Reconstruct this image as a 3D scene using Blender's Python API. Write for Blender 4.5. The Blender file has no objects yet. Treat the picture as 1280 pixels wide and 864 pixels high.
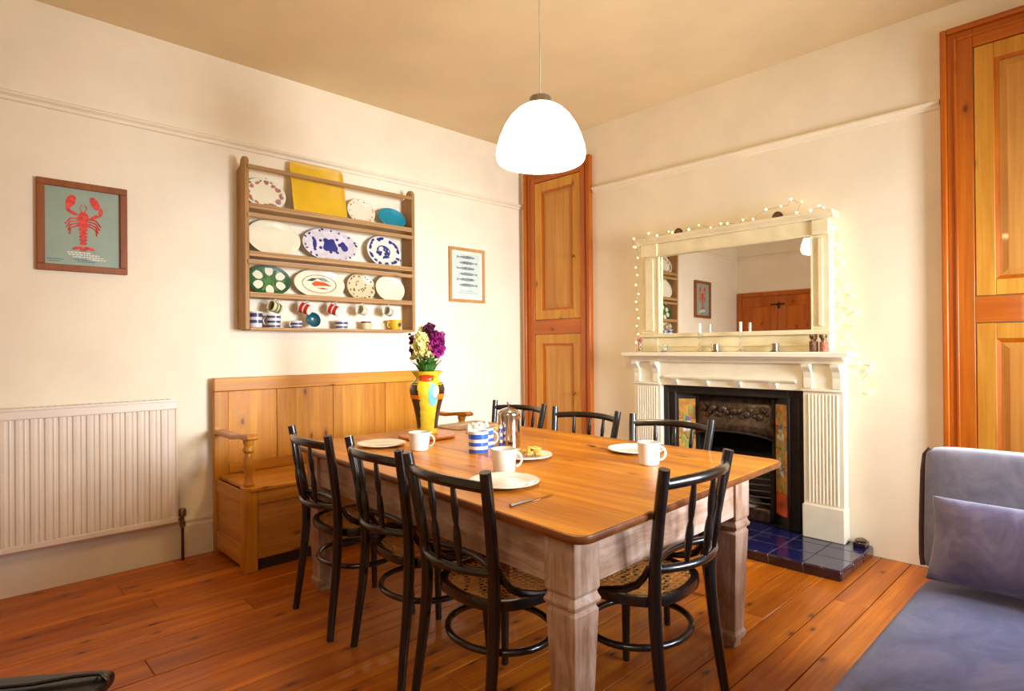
import bpy, bmesh, math, random
from math import sin, cos, pi, radians, sqrt
from mathutils import Vector, Matrix
random.seed(7)
scene = bpy.context.scene
COL = scene.collection

# ------------------------------------------------------------------ camera, world, lights, exposure
f_px, yaw, pitch, roll = 744.87, 0.8044485, 0.00297349, -0.00840094
M0 = Matrix(((sin(yaw), -cos(yaw), 0), (0, 0, -1), (cos(yaw), sin(yaw), 0)))
Pm = Matrix(((1, 0, 0), (0, cos(pitch), sin(pitch)), (0, -sin(pitch), cos(pitch))))
Qm = Matrix(((cos(roll), -sin(roll), 0), (sin(roll), cos(roll), 0), (0, 0, 1)))
MM = Qm @ Pm @ M0
cam_d = bpy.data.cameras.new('camera')
cam_d.sensor_width = 36.0
cam_d.lens = f_px / 1280 * 36.0
cam_d.clip_start = 0.02
cam = bpy.data.objects.new('camera', cam_d)
COL.objects.link(cam)
r_, d_, b_ = MM[0], -MM[1], -MM[2]
cam.matrix_world = Matrix(((r_[0], d_[0], b_[0], 0), (r_[1], d_[1], b_[1], 0), (r_[2], d_[2], b_[2], 1.28), (0, 0, 0, 1)))
scene.camera = cam

world = bpy.data.worlds.new('world')
scene.world = world
world.use_nodes = True
world.node_tree.nodes['Background'].inputs[0].default_value = (0.75, 0.86, 1.0, 1)
world.node_tree.nodes['Background'].inputs[1].default_value = 1.0
scene.view_settings.view_transform = 'Standard'
scene.view_settings.look = 'None'
scene.view_settings.gamma = 1
scene.view_settings.use_curve_mapping = False
scene.view_settings.exposure = 0.06


def area_light(name, loc, direction, sx, sy, power, color):
    d = bpy.data.lights.new(name, 'AREA')
    d.shape = 'RECTANGLE'
    d.size, d.size_y, d.energy, d.color = sx, sy, power, color
    o = bpy.data.objects.new(name, d)
    COL.objects.link(o)
    o.location = loc
    o.rotation_euler = Vector(direction).to_track_quat('-Z', 'Y').to_euler()
    return o


# daylight entering through the window in the side wall, and a warm fill of unseen source behind the camera
wl = area_light('window_daylight', (3.12, -1.36, 1.50), (-0.06, 1, -0.05), 0.75, 1.15, 64, (0.84, 0.91, 1.0))
wl.data.spread = radians(92)
wl2 = area_light('window_daylight_left_sash', (2.30, -1.36, 1.50), (0.03, 1, -0.18), 0.6, 1.15, 17, (0.72, 0.84, 1.0))
wl2.data.spread = radians(56)
area_light('rear_fill_light', (-0.38, 0.35, 1.95), (1, 0.30, 0.05), 1.0, 0.9, 20, (1.0, 0.86, 0.62))
LAMP = (2.10, 1.97, 2.172)
pl = bpy.data.lights.new('pendant_bulb', 'POINT')
pl.energy, pl.color, pl.shadow_soft_size = 25, (1.0, 0.81, 0.46), 0.06
plo = bpy.data.objects.new('pendant_bulb', pl)
COL.objects.link(plo)
plo.location = (LAMP[0], LAMP[1], LAMP[2] + 0.06)


# ------------------------------------------------------------------ colour and materials
def lin(c):
    return tuple(((v / 255) / 12.92 if v / 255 <= 0.04045 else ((v / 255 + 0.055) / 1.055) ** 2.4) for v in c) + (1,)


class NT:
    def __init__(s, name):
        s.m = bpy.data.materials.new(name)
        s.m.use_nodes = True
        s.t = s.m.node_tree
        s.n, s.l = s.t.nodes, s.t.links
        s.b = s.n['Principled BSDF']

    def new(s, t, **kw):
        n = s.n.new(t)
        for k, v in kw.items():
            setattr(n, k, v)
        return n

    def ln(s, a, b):
        s.l.new(a, b)

    def coord(s, scale=(1, 1, 1), rand=0.0, loc=(0, 0, 0)):
        tc = s.new('ShaderNodeTexCoord')
        out = tc.outputs['Object']
        if rand:
            oi = s.new('ShaderNodeObjectInfo')
            mu = s.new('ShaderNodeMath', operation='MULTIPLY')
            mu.inputs[1].default_value = rand
            s.ln(oi.outputs['Random'], mu.inputs[0])
            va = s.new('ShaderNodeVectorMath', operation='ADD')
            s.ln(out, va.inputs[0])
            s.ln(mu.outputs[0], va.inputs[1])
            out = va.outputs[0]
        mp = s.new('ShaderNodeMapping')
        mp.inputs['Scale'].default_value = scale
        mp.inputs['Location'].default_value = loc
        s.ln(out, mp.inputs[0])
        return mp.outputs[0]

    def noise(s, vec, scale, detail=4, rough=0.55, dist=0):
        n = s.new('ShaderNodeTexNoise')
        n.inputs['Scale'].default_value = scale
        n.inputs['Detail'].default_value = detail
        n.inputs['Roughness'].default_value = rough
        n.inputs['Distortion'].default_value = dist
        if vec is not None:
            s.ln(vec, n.inputs['Vector'])
        return n.outputs['Fac']

    def ramp(s, fac, stops, interp='LINEAR'):
        n = s.new('ShaderNodeValToRGB')
        e = n.color_ramp.elements
        n.color_ramp.interpolation = interp
        while len(e) < len(stops):
            e.new(0.5)
        for i, (p, c) in enumerate(stops):
            e[i].position = p
            e[i].color = c if len(c) == 4 else lin(c)
        s.ln(fac, n.inputs[0])
        return n.outputs[0]

    def mix(s, fac, a, b, mode='MIX'):
        n = s.new('ShaderNodeMix', data_type='RGBA', blend_type=mode)
        for sock, v in ((n.inputs[0], fac), (n.inputs[6], a), (n.inputs[7], b)):
            if isinstance(v, (int, float)):
                sock.default_value = v
            elif isinstance(v, tuple):
                sock.default_value = v
            else:
                s.ln(v, sock)
        return n.outputs[2]

    def math(s, op, a, b=None):
        n = s.new('ShaderNodeMath', operation=op)
        for i, v in enumerate((a, b)):
            if v is None:
                continue
            if isinstance(v, (int, float)):
                n.inputs[i].default_value = v
            else:
                s.ln(v, n.inputs[i])
        return n.outputs[0]

    def bump(s, h, strength=0.2, dist=0.01):
        n = s.new('ShaderNodeBump')
        n.inputs['Strength'].default_value = strength
        n.inputs['Distance'].default_value = dist
        s.ln(h, n.inputs['Height'])
        s.ln(n.outputs[0], s.b.inputs['Normal'])

    def fin(s, color=None, rough=0.5, metal=0.0, coat=0.0, **kw):
        if color is not None:
            if isinstance(color, tuple):
                s.b.inputs['Base Color'].default_value = color
            else:
                s.ln(color, s.b.inputs['Base Color'])
        if isinstance(rough, (int, float)):
            s.b.inputs['Roughness'].default_value = rough
        else:
            s.ln(rough, s.b.inputs['Roughness'])
        s.b.inputs['Metallic'].default_value = metal
        s.b.inputs['Coat Weight'].default_value = coat
        for k, v in kw.items():
            s.b.inputs[k.replace('_', ' ')].default_value = v
        return s.m


def plain(name, c, rough=0.5, metal=0.0, coat=0.0, var=0.06, nscale=14, bump=0.0, **kw):
    t = NT(name)
    v = t.coord(rand=9)
    n = t.noise(v, nscale)
    a = tuple(x * (1 - var) for x in c)
    b = tuple(min(255, x * (1 + var)) for x in c)
    col = t.ramp(n, [(0.3, a), (0.7, b)])
    if bump:
        t.bump(n, bump, 0.004)
    return t.fin(col, rough, metal, coat, **kw)


def wood(name, dark, light, axis='x', rough=0.4, knots=0.5, grain=1.0, coat=0.0, var=0.14, knotc=(70, 30, 12), ksc=1.0):
    """long-grained timber: streaks along one axis, scattered knots, tone changing from piece to piece"""
    t = NT(name)
    i = 'xyz'.index(axis)
    sc = [16 * grain] * 3
    sc[i] = 0.9 * grain
    v = t.coord(tuple(sc), rand=13)
    n1 = t.noise(v, 1.0, 5, 0.6, 0.6)
    sc2 = [95 * grain] * 3
    sc2[i] = 2.2 * grain
    n2 = t.noise(t.coord(tuple(sc2), rand=13), 1.0, 3, 0.6)
    m = t.math('ADD', t.math('MULTIPLY', n1, 0.72), t.math('MULTIPLY', n2, 0.28))
    sc3 = [5.0] * 3
    sc3[i] = 1.3
    n3 = t.noise(t.coord(tuple(sc3), rand=13), 1.0, 3, 0.55)
    m = t.math('ADD', t.math('MULTIPLY', m, 0.72), t.math('MULTIPLY', n3, 0.28))
    mid = tuple((a + b) / 2 for a, b in zip(dark, light))
    col = t.ramp(m, [(0.37, dark), (0.5, mid), (0.63, light)])
    if knots:
        sx = t.new('ShaderNodeSeparateXYZ')
        t.ln(t.coord(rand=13), sx.inputs[0])
        o3 = [sx.outputs[q] for q in range(3)]
        oth = [o3[q] for q in range(3) if q != i]
        cb = t.new('ShaderNodeCombineXYZ')
        t.ln(t.math('MULTIPLY', o3[i], 3.4 * ksc), cb.inputs[0])
        t.ln(t.math('MULTIPLY', t.math('ADD', oth[0], oth[1]), 7.5 * ksc), cb.inputs[1])
        vo = t.new('ShaderNodeTexVoronoi', voronoi_dimensions='2D')
        vo.inputs['Scale'].default_value = 1.0
        t.ln(cb.outputs[0], vo.inputs['Vector'])
        sep = t.new('ShaderNodeSeparateColor')
        t.ln(vo.outputs['Color'], sep.inputs[0])
        pick = t.math('GREATER_THAN', sep.outputs[0], 1 - knots * 0.5)
        k = t.ramp(vo.outputs['Distance'], [(0.04, (255, 255, 255)), (0.09, (150, 150, 150)), (0.20, (0, 0, 0))])
        col = t.mix(t.math('MULTIPLY', t.math('MULTIPLY', k, pick), 0.85), col, lin(knotc))
    oi = t.new('ShaderNodeObjectInfo')
    hs = t.new('ShaderNodeHueSaturation')
    t.ln(t.math('ADD', t.math('MULTIPLY', oi.outputs['Random'], var * 2), 1 - var), hs.inputs['Value'])
    t.ln(col, hs.inputs['Color'])
    t.bump(m, 0.12, 0.003)
    t.b.inputs['Specular IOR Level'].default_value = 0.32
    rr = t.math('ADD', t.math('MULTIPLY', n1, 0.2), rough - 0.1)
    return t.fin(hs.outputs[0], rr, 0, coat)


MAT = {}
MAT['wall'] = plain('cream_wall_paint', (244, 230, 203), 0.75, var=0.02, nscale=3, bump=0.05)
MAT['ceiling'] = plain('ceiling_paint', (234, 212, 168), 0.85, var=0.02, nscale=2)
MAT['skirting'] = plain('skirting_paint', (228, 214, 190), 0.5, var=0.02, nscale=5)
MAT['radiator'] = plain('radiator_enamel', (238, 222, 202), 0.38, var=0.02, nscale=5)
MAT['surround'] = plain('fireplace_cream_paint', (240, 232, 208), 0.42, var=0.025, nscale=7)
MAT['overmantel'] = plain('overmantel_cream_paint', (236, 222, 180), 0.45, var=0.04, nscale=9)
MAT['floor'] = wood('stained_floor_pine', (146, 66, 4), (210, 122, 20), 'x', 0.42, 0.75, 1.0, coat=0.12, var=0.12, knotc=(72, 34, 12))
MAT['table_edge'] = wood('dark_worn_table_edge', (84, 44, 18), (136, 76, 32), 'y', 0.4, 0, 0.8, coat=0.2, var=0.04)
MAT['gap'] = plain('dark_subfloor', (52, 24, 10), 0.9)
MAT['pine_frame'] = wood('orange_pine_casing', (166, 76, 4), (204, 110, 14), 'z', 0.38, 0.35, 1.0, coat=0.3, var=0.05, knotc=(92, 32, 8))
MAT['pine_frame_y'] = wood('orange_pine_casing_rail', (166, 76, 4), (204, 110, 14), 'y', 0.38, 0.35, 1.0, coat=0.3, var=0.05, knotc=(92, 32, 8))
MAT['pine_door'] = wood('honey_pine_door', (190, 122, 30), (224, 164, 62), 'z', 0.42, 0.5, 1.0, coat=0.15, var=0.05, knotc=(110, 50, 16))
MAT['pine_panel'] = wood('figured_pine_panel', (184, 116, 44), (218, 158, 76), 'z', 0.45, 0.0, 0.7, coat=0.1, var=0.04)
MAT['bench'] = wood('waxed_settle_pine', (170, 100, 14), (212, 148, 44), 'z', 0.42, 0.55, 1.0, coat=0.15, var=0.07, knotc=(100, 48, 16))
MAT['bench_x'] = wood('waxed_settle_pine_rail', (170, 100, 14), (212, 148, 44), 'x', 0.4, 0.55, 1.0, coat=0.2, var=0.07, knotc=(100, 48, 16))
MAT['bench_y'] = wood('waxed_settle_pine_arm', (170, 100, 14), (212, 148, 44), 'y', 0.4, 0.4, 1.0, coat=0.2, var=0.07, knotc=(100, 48, 16))
MAT['rack_x'] = wood('rack_oak_rail', (152, 112, 64), (192, 150, 96), 'x', 0.55, 0.15, 1.3, var=0.05)
MAT['rack_z'] = wood('rack_oak_side', (150, 108, 58), (186, 142, 88), 'z', 0.55, 0.15, 1.3, var=0.05)
MAT['table_top'] = wood('waxed_table_pine', (160, 88, 8), (226, 152, 36), 'y', 0.42, 0.45, 0.8, coat=0.12, var=0.06, knotc=(110, 52, 16), ksc=0.8)
MAT['frame_brown'] = wood('brown_picture_frame', (126, 66, 24), (154, 88, 38), 'z', 0.45, 0, 2)
MAT['frame_oak'] = wood('light_oak_picture_frame', (176, 122, 62), (206, 154, 92), 'z', 0.5, 0, 2)
MAT['black'] = NT('black_lacquer')
_t = MAT['black']
_n = _t.noise(_t.coord((60, 60, 9), rand=5), 1, 4)
_t.bump(_n, 0.08, 0.002)
MAT['black'] = _t.fin(_t.ramp(_n, [(0.35, (14, 11, 10)), (0.62, (24, 19, 17)), (0.75, (48, 34, 26))]), 0.27, 0, 0.4)
MAT['cane'] = plain('woven_cane', (190, 132, 62), 0.5, var=0.16, nscale=40)
# whitewashed, rubbed-through pine of the table base
def whitewash(name, sc, sc2):
    t = NT(name)
    n = t.noise(t.coord(sc, rand=4), 1, 6, 0.65, 0.6)
    n2 = t.noise(t.coord(sc2, rand=4), 1, 4, 0.6)
    c = t.ramp(t.math('ADD', t.math('MULTIPLY', n, 0.5), t.math('MULTIPLY', n2, 0.5)),
               [(0.32, (112, 74, 48)), (0.44, (146, 108, 82)), (0.54, (172, 140, 118)), (0.7, (198, 178, 166))])
    t.bump(n, 0.15, 0.003)
    return t.fin(c, 0.55)


MAT['whitewash'] = whitewash('distressed_whitewash', (30, 30, 4), (5, 5, 4))
MAT['whitewash_x'] = whitewash('distressed_whitewash_rail', (4, 30, 30), (4, 5, 6))
MAT['whitewash_y'] = whitewash('distressed_whitewash_side', (30, 4, 30), (5, 4, 6))
MAT['iron'] = plain('black_cast_iron', (36, 30, 28), 0.42, 0.35, var=0.2, nscale=30, bump=0.25)
MAT['iron_hood'] = plain('burnished_iron_hood', (78, 62, 48), 0.4, 0.6, var=0.3, nscale=34, bump=0.7)
MAT['soot'] = plain('soot', (14, 11, 10), 0.95)
MAT['firebrick'] = plain('sooted_firebrick', (52, 40, 32), 0.9, var=0.3, nscale=8)
MAT['ash'] = plain('grey_ash', (120, 104, 84), 0.95, var=0.25, nscale=30, bump=0.6)
MAT['blue_tile'] = plain('cobalt_glazed_tile', (22, 24, 72), 0.2, 0, 0.6, var=0.18, nscale=9)
MAT['kerb_tile'] = plain('aubergine_glazed_tile', (46, 26, 34), 0.2, 0, 0.6, var=0.15, nscale=9)
MAT['mortar'] = plain('grey_mortar', (118, 108, 98), 0.9)
MAT['orange_tile'] = plain('orange_glazed_tile', (186, 132, 60), 0.2, 0, 0.5, var=0.2, nscale=14)
MAT['terracotta_tile'] = plain('red_orange_glazed_tile', (190, 78, 36), 0.22, 0, 0.5, var=0.2, nscale=14)
MAT['tile_white_flower'] = plain('tile_white_petals', (206, 200, 196), 0.3)
MAT['tile_green_leaf'] = plain('tile_green_leaves', (142, 150, 76), 0.3)
MAT['tile_violet'] = plain('tile_violet_petals', (112, 96, 150), 0.3)
MAT['ceramic'] = plain('white_glazed_ceramic', (234, 226, 212), 0.18, 0, 0.4, var=0.01)
MAT['cream_ceramic'] = plain('cream_glazed_ceramic', (232, 222, 192), 0.2, 0, 0.4, var=0.015)
MAT['beige_ceramic'] = plain('beige_glazed_ceramic', (214, 196, 154), 0.3, 0, 0.2, var=0.04)
MAT['yellow'] = plain('yellow_enamel', (226, 178, 34), 0.4, var=0.02)
MAT['teal'] = plain('teal_glaze', (14, 132, 152), 0.35, var=0.04)
MAT['teal_dark'] = plain('dark_teal_glaze', (18, 84, 96), 0.25, 0, 0.4)
MAT['red'] = plain('red_glaze', (196, 44, 34), 0.25, 0, 0.3, var=0.04)
MAT['cobalt'] = plain('cobalt_glaze', (46, 92, 186), 0.25, 0, 0.3)
MAT['slate_blue'] = plain('slate_blue_glaze', (60, 66, 96), 0.3)
MAT['lilac_white'] = plain('lilac_white_glaze', (216, 206, 208), 0.25, 0, 0.3)
MAT['print_blue'] = plain('blue_transfer_print', (42, 50, 120), 0.3)
MAT['leaf'] = plain('leaf_green', (58, 104, 36), 0.5, var=0.2, nscale=30)
MAT['leaf_dark'] = plain('dark_leaf_green', (34, 78, 48), 0.4, var=0.15)
MAT['purple'] = plain('magenta_petals', (142, 22, 112), 0.6, var=0.25, nscale=50)
MAT['plum'] = plain('deep_plum_petals', (94, 18, 74), 0.6, var=0.25, nscale=50)
MAT['cream_petal'] = plain('cream_petals', (236, 222, 150), 0.6, var=0.12, nscale=50)
MAT['chrome'] = plain('polished_steel', (205, 198, 190), 0.08, 1.0, var=0.01)
MAT['steel'] = plain('brushed_steel', (176, 170, 162), 0.28, 1.0, var=0.03)
MAT['gold_band'] = plain('gold_band', (170, 120, 50), 0.3, 0.8)
MAT['pewter'] = plain('pewter', (130, 118, 104), 0.32, 1.0)
MAT['brass'] = plain('aged_brass', (150, 104, 52), 0.35, 1.0)
MAT['glass'] = NT('clear_glass').fin((0.95, 0.98, 0.97, 1), 0.03, 0, 0, Transmission_Weight=1.0, IOR=1.45)
MAT['wax'] = plain('white_wax', (244, 240, 228), 0.5, Subsurface_Weight=0.2)
MAT['mirror'] = NT('mirror_silver').fin((0.86, 0.85, 0.82, 1), 0.015, 1.0)
MAT['leather'] = plain('black_leather', (22, 18, 18), 0.42, 0, 0.1, var=0.2, nscale=60, bump=0.3)
MAT['paper_green'] = plain('sage_print_paper', (148, 164, 142), 0.5, var=0.03)
MAT['paper_cream'] = plain('cream_print_paper', (238, 232, 212), 0.6, var=0.02)
MAT['mount_aqua'] = plain('pale_aqua_print', (206, 220, 208), 0.6, var=0.03)
MAT['ink_grey'] = plain('grey_ink', (122, 130, 132), 0.7, var=0.3, nscale=60)
MAT['ink_blue'] = plain('blue_grey_ink', (86, 118, 132), 0.7)
MAT['ink_white'] = plain('white_ink', (226, 224, 214), 0.7)
MAT['lobster_red'] = plain('lobster_red_ink', (214, 60, 46), 0.6, var=0.18, nscale=60)
MAT['crust'] = plain('flaky_pastry_crust', (214, 150, 66), 0.6, var=0.3, nscale=60, bump=0.8)
MAT['filling'] = plain('dark_pastry_filling', (84, 52, 30), 0.7, var=0.3)
MAT['linen'] = plain('white_linen', (232, 226, 214), 0.85, var=0.04, nscale=40, bump=0.3)
MAT['board'] = wood('round_board_beech', (176, 92, 30), (208, 126, 52), 'x', 0.4, 0, 1.4, coat=0.2)
MAT['mat_brown'] = plain('pale_brown_table_mat', (182, 150, 116), 0.75, var=0.12, nscale=60, bump=0.2)
MAT['dry'] = plain('dried_seed_heads', (112, 78, 52), 0.85, var=0.35, nscale=60)
MAT['pink_dry'] = plain('faded_pink_sticks', (176, 106, 84), 0.8, var=0.2, nscale=60)
MAT['cable'] = plain('clear_green_cable', (150, 140, 96), 0.5)
MAT['white_flex'] = plain('white_flex', (196, 186, 166), 0.5)
MAT['copper'] = plain('dark_copper_pipe', (96, 56, 40), 0.4, 0.7)
MAT['glazing'] = MAT['glass']


def velvet(name, a, b, c):
    t = NT(name)
    n = t.noise(t.coord((4.2, 6.4, 5.2), rand=3), 1, 6, 0.66, 0.7)
    col = t.ramp(n, [(0.32, a), (0.5, b), (0.66, c)])
    nb = t.noise(t.coord(), 220, 2)
    t.bump(nb, 0.12, 0.002)
    return t.fin(col, 0.72, 0, 0, Sheen_Weight=0.3, Sheen_Roughness=0.4)


MAT['velvet_seat'] = velvet('slate_blue_velvet', (46, 44, 84), (68, 67, 114), (94, 86, 122))
MAT['velvet_back'] = velvet('grey_velvet', (104, 100, 116), (124, 119, 134), (142, 134, 146))
MAT['velvet_pillow'] = velvet('lavender_grey_velvet', (76, 66, 96), (100, 90, 122), (128, 116, 142))
MAT['piping'] = plain('dark_plum_edging', (70, 38, 44), 0.7)

_t = NT('opal_glass_glow')
_t.b.inputs['Base Color'].default_value = (0.95, 0.9, 0.8, 1)
_t.b.inputs['Roughness'].default_value = 0.25
_t.b.inputs['Emission Color'].default_value = (1.0, 0.88, 0.60, 1)
_t.b.inputs['Emission Strength'].default_value = 4.2
MAT['opal'] = _t.m
_t = NT('fairy_bulb_glow')
_t.b.inputs['Emission Color'].default_value = (1.0, 0.72, 0.24, 1)
_t.b.inputs['Emission Strength'].default_value = 11.0
MAT['bulb'] = _t.m


# ------------------------------------------------------------------ mesh building
class MB:
    def __init__(s):
        s.v, s.f = [], []

    def add(s, vs, fs, mx=None):
        o = len(s.v)
        for p in vs:
            p = Vector(p)
            s.v.append(tuple(mx @ p) if mx is not None else tuple(p))
        s.f += [tuple(i + o for i in f) for f in fs]
        return s

    def box(s, x0, x1, y0, y1, z0, z1, mx=None):
        vs = [(x, y, z) for z in (z0, z1) for y in (y0, y1) for x in (x0, x1)]
        return s.add(vs, [(0, 2, 3, 1), (4, 5, 7, 6), (0, 1, 5, 4), (2, 6, 7, 3), (0, 4, 6, 2), (1, 3, 7, 5)], mx)

    def ring_stack(s, rings, closed=False, caps=True):
        n = len(rings[0])
        vs = [p for r in rings for p in r]
        fs = []
        m = len(rings)
        for i in range(m if closed else m - 1):
            for j in range(n):
                a, b = i * n + j, i * n + (j + 1) % n
                c, d = ((i + 1) % m) * n + (j + 1) % n, ((i + 1) % m) * n + j
                fs.append((a, b, c, d))
        if caps and not closed:
            fs.append(tuple(range(n - 1, -1, -1)))
            fs.append(tuple((m - 1) * n + j for j in range(n)))
        return s.add(vs, fs)

    def lathe(s, prof, n=24, c=(0, 0, 0), mx=None):
        """prof = list of (r, z); revolved around z at c"""
        rings = [[(c[0] + r * cos(2 * pi * j / n), c[1] + r * sin(2 * pi * j / n), c[2] + z) for j in range(n)] for r, z in prof]
        if mx is not None:
            rings = [[tuple(mx @ Vector(p)) for p in r] for r in rings]
        return s.ring_stack(rings)

    def tube(s, pts, r, n=8, closed=False, flat=1.0):
        pts = [Vector(p) for p in pts]
        m = len(pts)
        rs = r if isinstance(r, (list, tuple)) else [r] * m
        rings = []
        up = None
        for i in range(m):
            if closed:
                t = (pts[(i + 1) % m] - pts[i - 1]).normalized()
            else:
                t = (pts[min(i + 1, m - 1)] - pts[max(i - 1, 0)]).normalized()
            if up is None:
                up = Vector((0, 0, 1)) if abs(t.z) < 0.9 else Vector((1, 0, 0))
            sd = t.cross(up).normalized()
            up = sd.cross(t).normalized()
            rings.append([tuple(pts[i] + sd * (cos(2 * pi * j / n) * rs[i]) + up * (sin(2 * pi * j / n) * rs[i] * flat)) for j in range(n)])
        return s.ring_stack(rings, closed)

    def prism(s, poly, a, b, plane='xy'):
        def P(u, v, w):
            return {'xy': (u, v, w), 'xz': (u, w, v), 'yz': (w, u, v)}[plane]
        n = len(poly)
        vs = [P(u, v, a) for u, v in poly] + [P(u, v, b) for u, v in poly]
        fs = [tuple(range(n - 1, -1, -1)), tuple(range(n, 2 * n))] + [(i, (i + 1) % n, n + (i + 1) % n, n + i) for i in range(n)]
        return s.add(vs, fs)

    def sphere(s, c, r, n=10, m=6, sq=(1, 1, 1)):
        rings = []
        for i in range(m + 1):
            a = -pi / 2 + pi * (i + 0.0) / m
            rr = max(cos(a), 0.02)
            rings.append([(c[0] + sq[0] * r * rr * cos(2 * pi * j / n), c[1] + sq[1] * r * rr * sin(2 * pi * j / n), c[2] + sq[2] * r * sin(a)) for j in range(n)])
        return s.ring_stack(rings)

    def xf(s, mx):
        s.v = [tuple(mx @ Vector(p)) for p in s.v]
        return s


def obj(name, mb, mat, parent=None, bevel=0.0, smooth=True, seg=2, angle=38, sub=0, loc=None):
    me = bpy.data.meshes.new(name)
    me.from_pydata(mb.v, [], mb.f)
    bm = bmesh.new()
    bm.from_mesh(me)
    bmesh.ops.recalc_face_normals(bm, faces=bm.faces)
    bm.to_mesh(me)
    bm.free()
    if smooth:
        me.polygons.foreach_set('use_smooth', [True] * len(me.polygons))
        me.set_sharp_from_angle(angle=radians(angle))
    me.materials.append(MAT[mat])
    o = bpy.data.objects.new(name, me)
    COL.objects.link(o)
    if parent is not None:
        o.parent = parent
    if loc is not None:
        o.location = loc
    if bevel:
        b = o.modifiers.new('bevel', 'BEVEL')
        b.width, b.segments, b.limit_method = bevel, seg, 'ANGLE'
        b.angle_limit = radians(50)
    if sub:
        b = o.modifiers.new('subdivision', 'SUBSURF')
        b.levels = b.render_levels = sub
    return o


def tag(o, label=None, cat=None, group=None, kind=None):
    if label:
        o['label'] = label
    if cat:
        o['category'] = cat
    if group:
        o['group'] = group
    if kind:
        o['kind'] = kind
    return o


def thing(name, label, cat, loc=(0, 0, 0), rz=0, group=None):
    o = bpy.data.objects.new(name, None)
    COL.objects.link(o)
    o.empty_display_size = 0.05
    o.location = loc
    o.rotation_euler = (0, 0, rz)
    return tag(o, label, cat, group)


def struct(name, mb, mat, parent=None, **kw):
    o = obj(name, mb, mat, parent, **kw)
    if parent is None:
        o['kind'] = 'structure'
    return o


def dup(root, loc=None, rz=None, label=None, group=None, rot=None):
    def cp(o, par):
        c = o.copy()
        COL.objects.link(c)
        if par is not None:
            c.parent = par
        for ch in [q for q in KIDS.get(o.name, [])]:
            cp(ch, c)
        return c
    global KIDS
    KIDS = {}
    for q in list(COL.objects):
        if q.parent:
            KIDS.setdefault(q.parent.name, []).append(q)
    r = cp(root, None)
    if loc is not None:
        r.location = loc
    if rz is not None:
        r.rotation_euler = (0, 0, rz)
    if rot is not None:
        r.rotation_euler = rot
    if label:
        r['label'] = label
    if group:
        r['group'] = group
    return r


def ellipse(cx, cy, a, b, n=24, rot=0):
    return [(cx + a * cos(t) * cos(rot) - b * sin(t) * sin(rot), cy + a * cos(t) * sin(rot) + b * sin(t) * cos(rot)) for t in [2 * pi * i / n for i in range(n)]]


# ------------------------------------------------------------------ room shell
XL, XR, YN, YA, H = -0.43, 4.07, -1.40, 4.08, 3.17
T = 0.12
FIRE_Y0, FIRE_Y1, FIRE_Z = 1.55, 2.46, 0.93

fl = MB().box(XL - T, XR + T, YN - T, YA + T, -0.10, -0.022)
floor = struct('floor', fl, 'gap', smooth=False)
y = YN
row = 0
rnd = random.Random(3)
while y < YA - 0.02:
    w = rnd.choice([0.152, 0.165, 0.17])
    y1 = min(y + w, YA)
    cuts = [XL] + sorted([XL + rnd.uniform(0.6, 2.0) if row % 2 else XL + rnd.uniform(2.3, 3.9)]) + [XR]
    for a, b in zip(cuts[:-1], cuts[1:]):
        dz = rnd.uniform(-0.0012, 0.0)
        mb = MB().box(a - (a + b) / 2 + 0.0010, b - (a + b) / 2 - 0.0010, -(y1 - y) / 2 + 0.0022, (y1 - y) / 2 - 0.0022, -0.022, dz)
        obj('floorboard', mb, 'floor', floor, bevel=0.0022, seg=1, loc=((a + b) / 2, (y + y1) / 2, 0))
    y = y1
    row += 1

struct('ceiling', MB().box(XL - T, XR + T, YN - T, YA + T, H, H + 0.1), 'ceiling', smooth=False)
struct('wall_left', MB().box(XL - T, XR + T, YA, YA + T, 0, H), 'wall', smooth=False)
# chimney-breast wall with the opening of the grate
wr = MB()
wr.box(XR, XR + T, YN - T, FIRE_Y0, 0, H).box(XR, XR + T, FIRE_Y1, YA, 0, H).box(XR, XR + T, FIRE_Y0, FIRE_Y1, FIRE_Z, H)
struct('wall_right', wr, 'wall', smooth=False)
# rear wall, with a window behind the camera
wb = MB()
WY0, WY1, WZ0, WZ1 = -0.30, 1.0, 1.35, 2.5
wb.box(XL - T, XL, YN - T, WY0, 0, H).box(XL - T, XL, WY1, YA, 0, H).box(XL - T, XL, WY0, WY1, 0, WZ0).box(XL - T, XL, WY0, WY1, WZ1, H)
struct('wall_back', wb, 'wall', smooth=False)
# side wall with the big window behind the sofa
ws = MB()
VX0, VX1, VZ0, VZ1 = 1.90, 3.70, 0.78, 2.25
ws.box(XL, VX0, YN - T, YN, 0, H).box(VX1, XR, YN - T, YN, 0, H).box(VX0, VX1, YN - T, YN, 0, VZ0).box(VX0, VX1, YN - T, YN, VZ1, H)
struct('wall_side', ws, 'wall', smooth=False)


def window(name, axis, a0, a1, z0, z1, p0, p1):
    def bx(mb, u0, u1, w0, w1, q0, q1):
        return mb.box(u0, u1, q0, q1, w0, w1) if axis == 'x' else mb.box(q0, q1, u0, u1, w0, w1)
    fr = MB()
    t = 0.05
    mid = (z0 + z1) / 2
    for w0, w1 in ((z0, z0 + t), (z1 - t, z1), (mid - t / 2, mid + t / 2)):
        bx(fr, a0, a1, w0, w1, p0, p1)
    for u0, u1 in ((a0, a0 + t), (a1 - t, a1)):
        bx(fr, u0, u1, z0 + t, mid - t / 2, p0, p1)
        bx(fr, u0, u1, mid + t / 2, z1 - t, p0, p1)
    w = struct(name, fr, 'skirting', smooth=False)
    pm = (p0 + p1) / 2
    for w0, w1 in ((z0 + t, mid - t / 2), (mid + t / 2, z1 - t)):
        obj('pane', bx(MB(), a0 + t, a1 - t, w0, w1, pm - 0.003, pm + 0.003), 'glazing', w, smooth=False)
    return w


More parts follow.
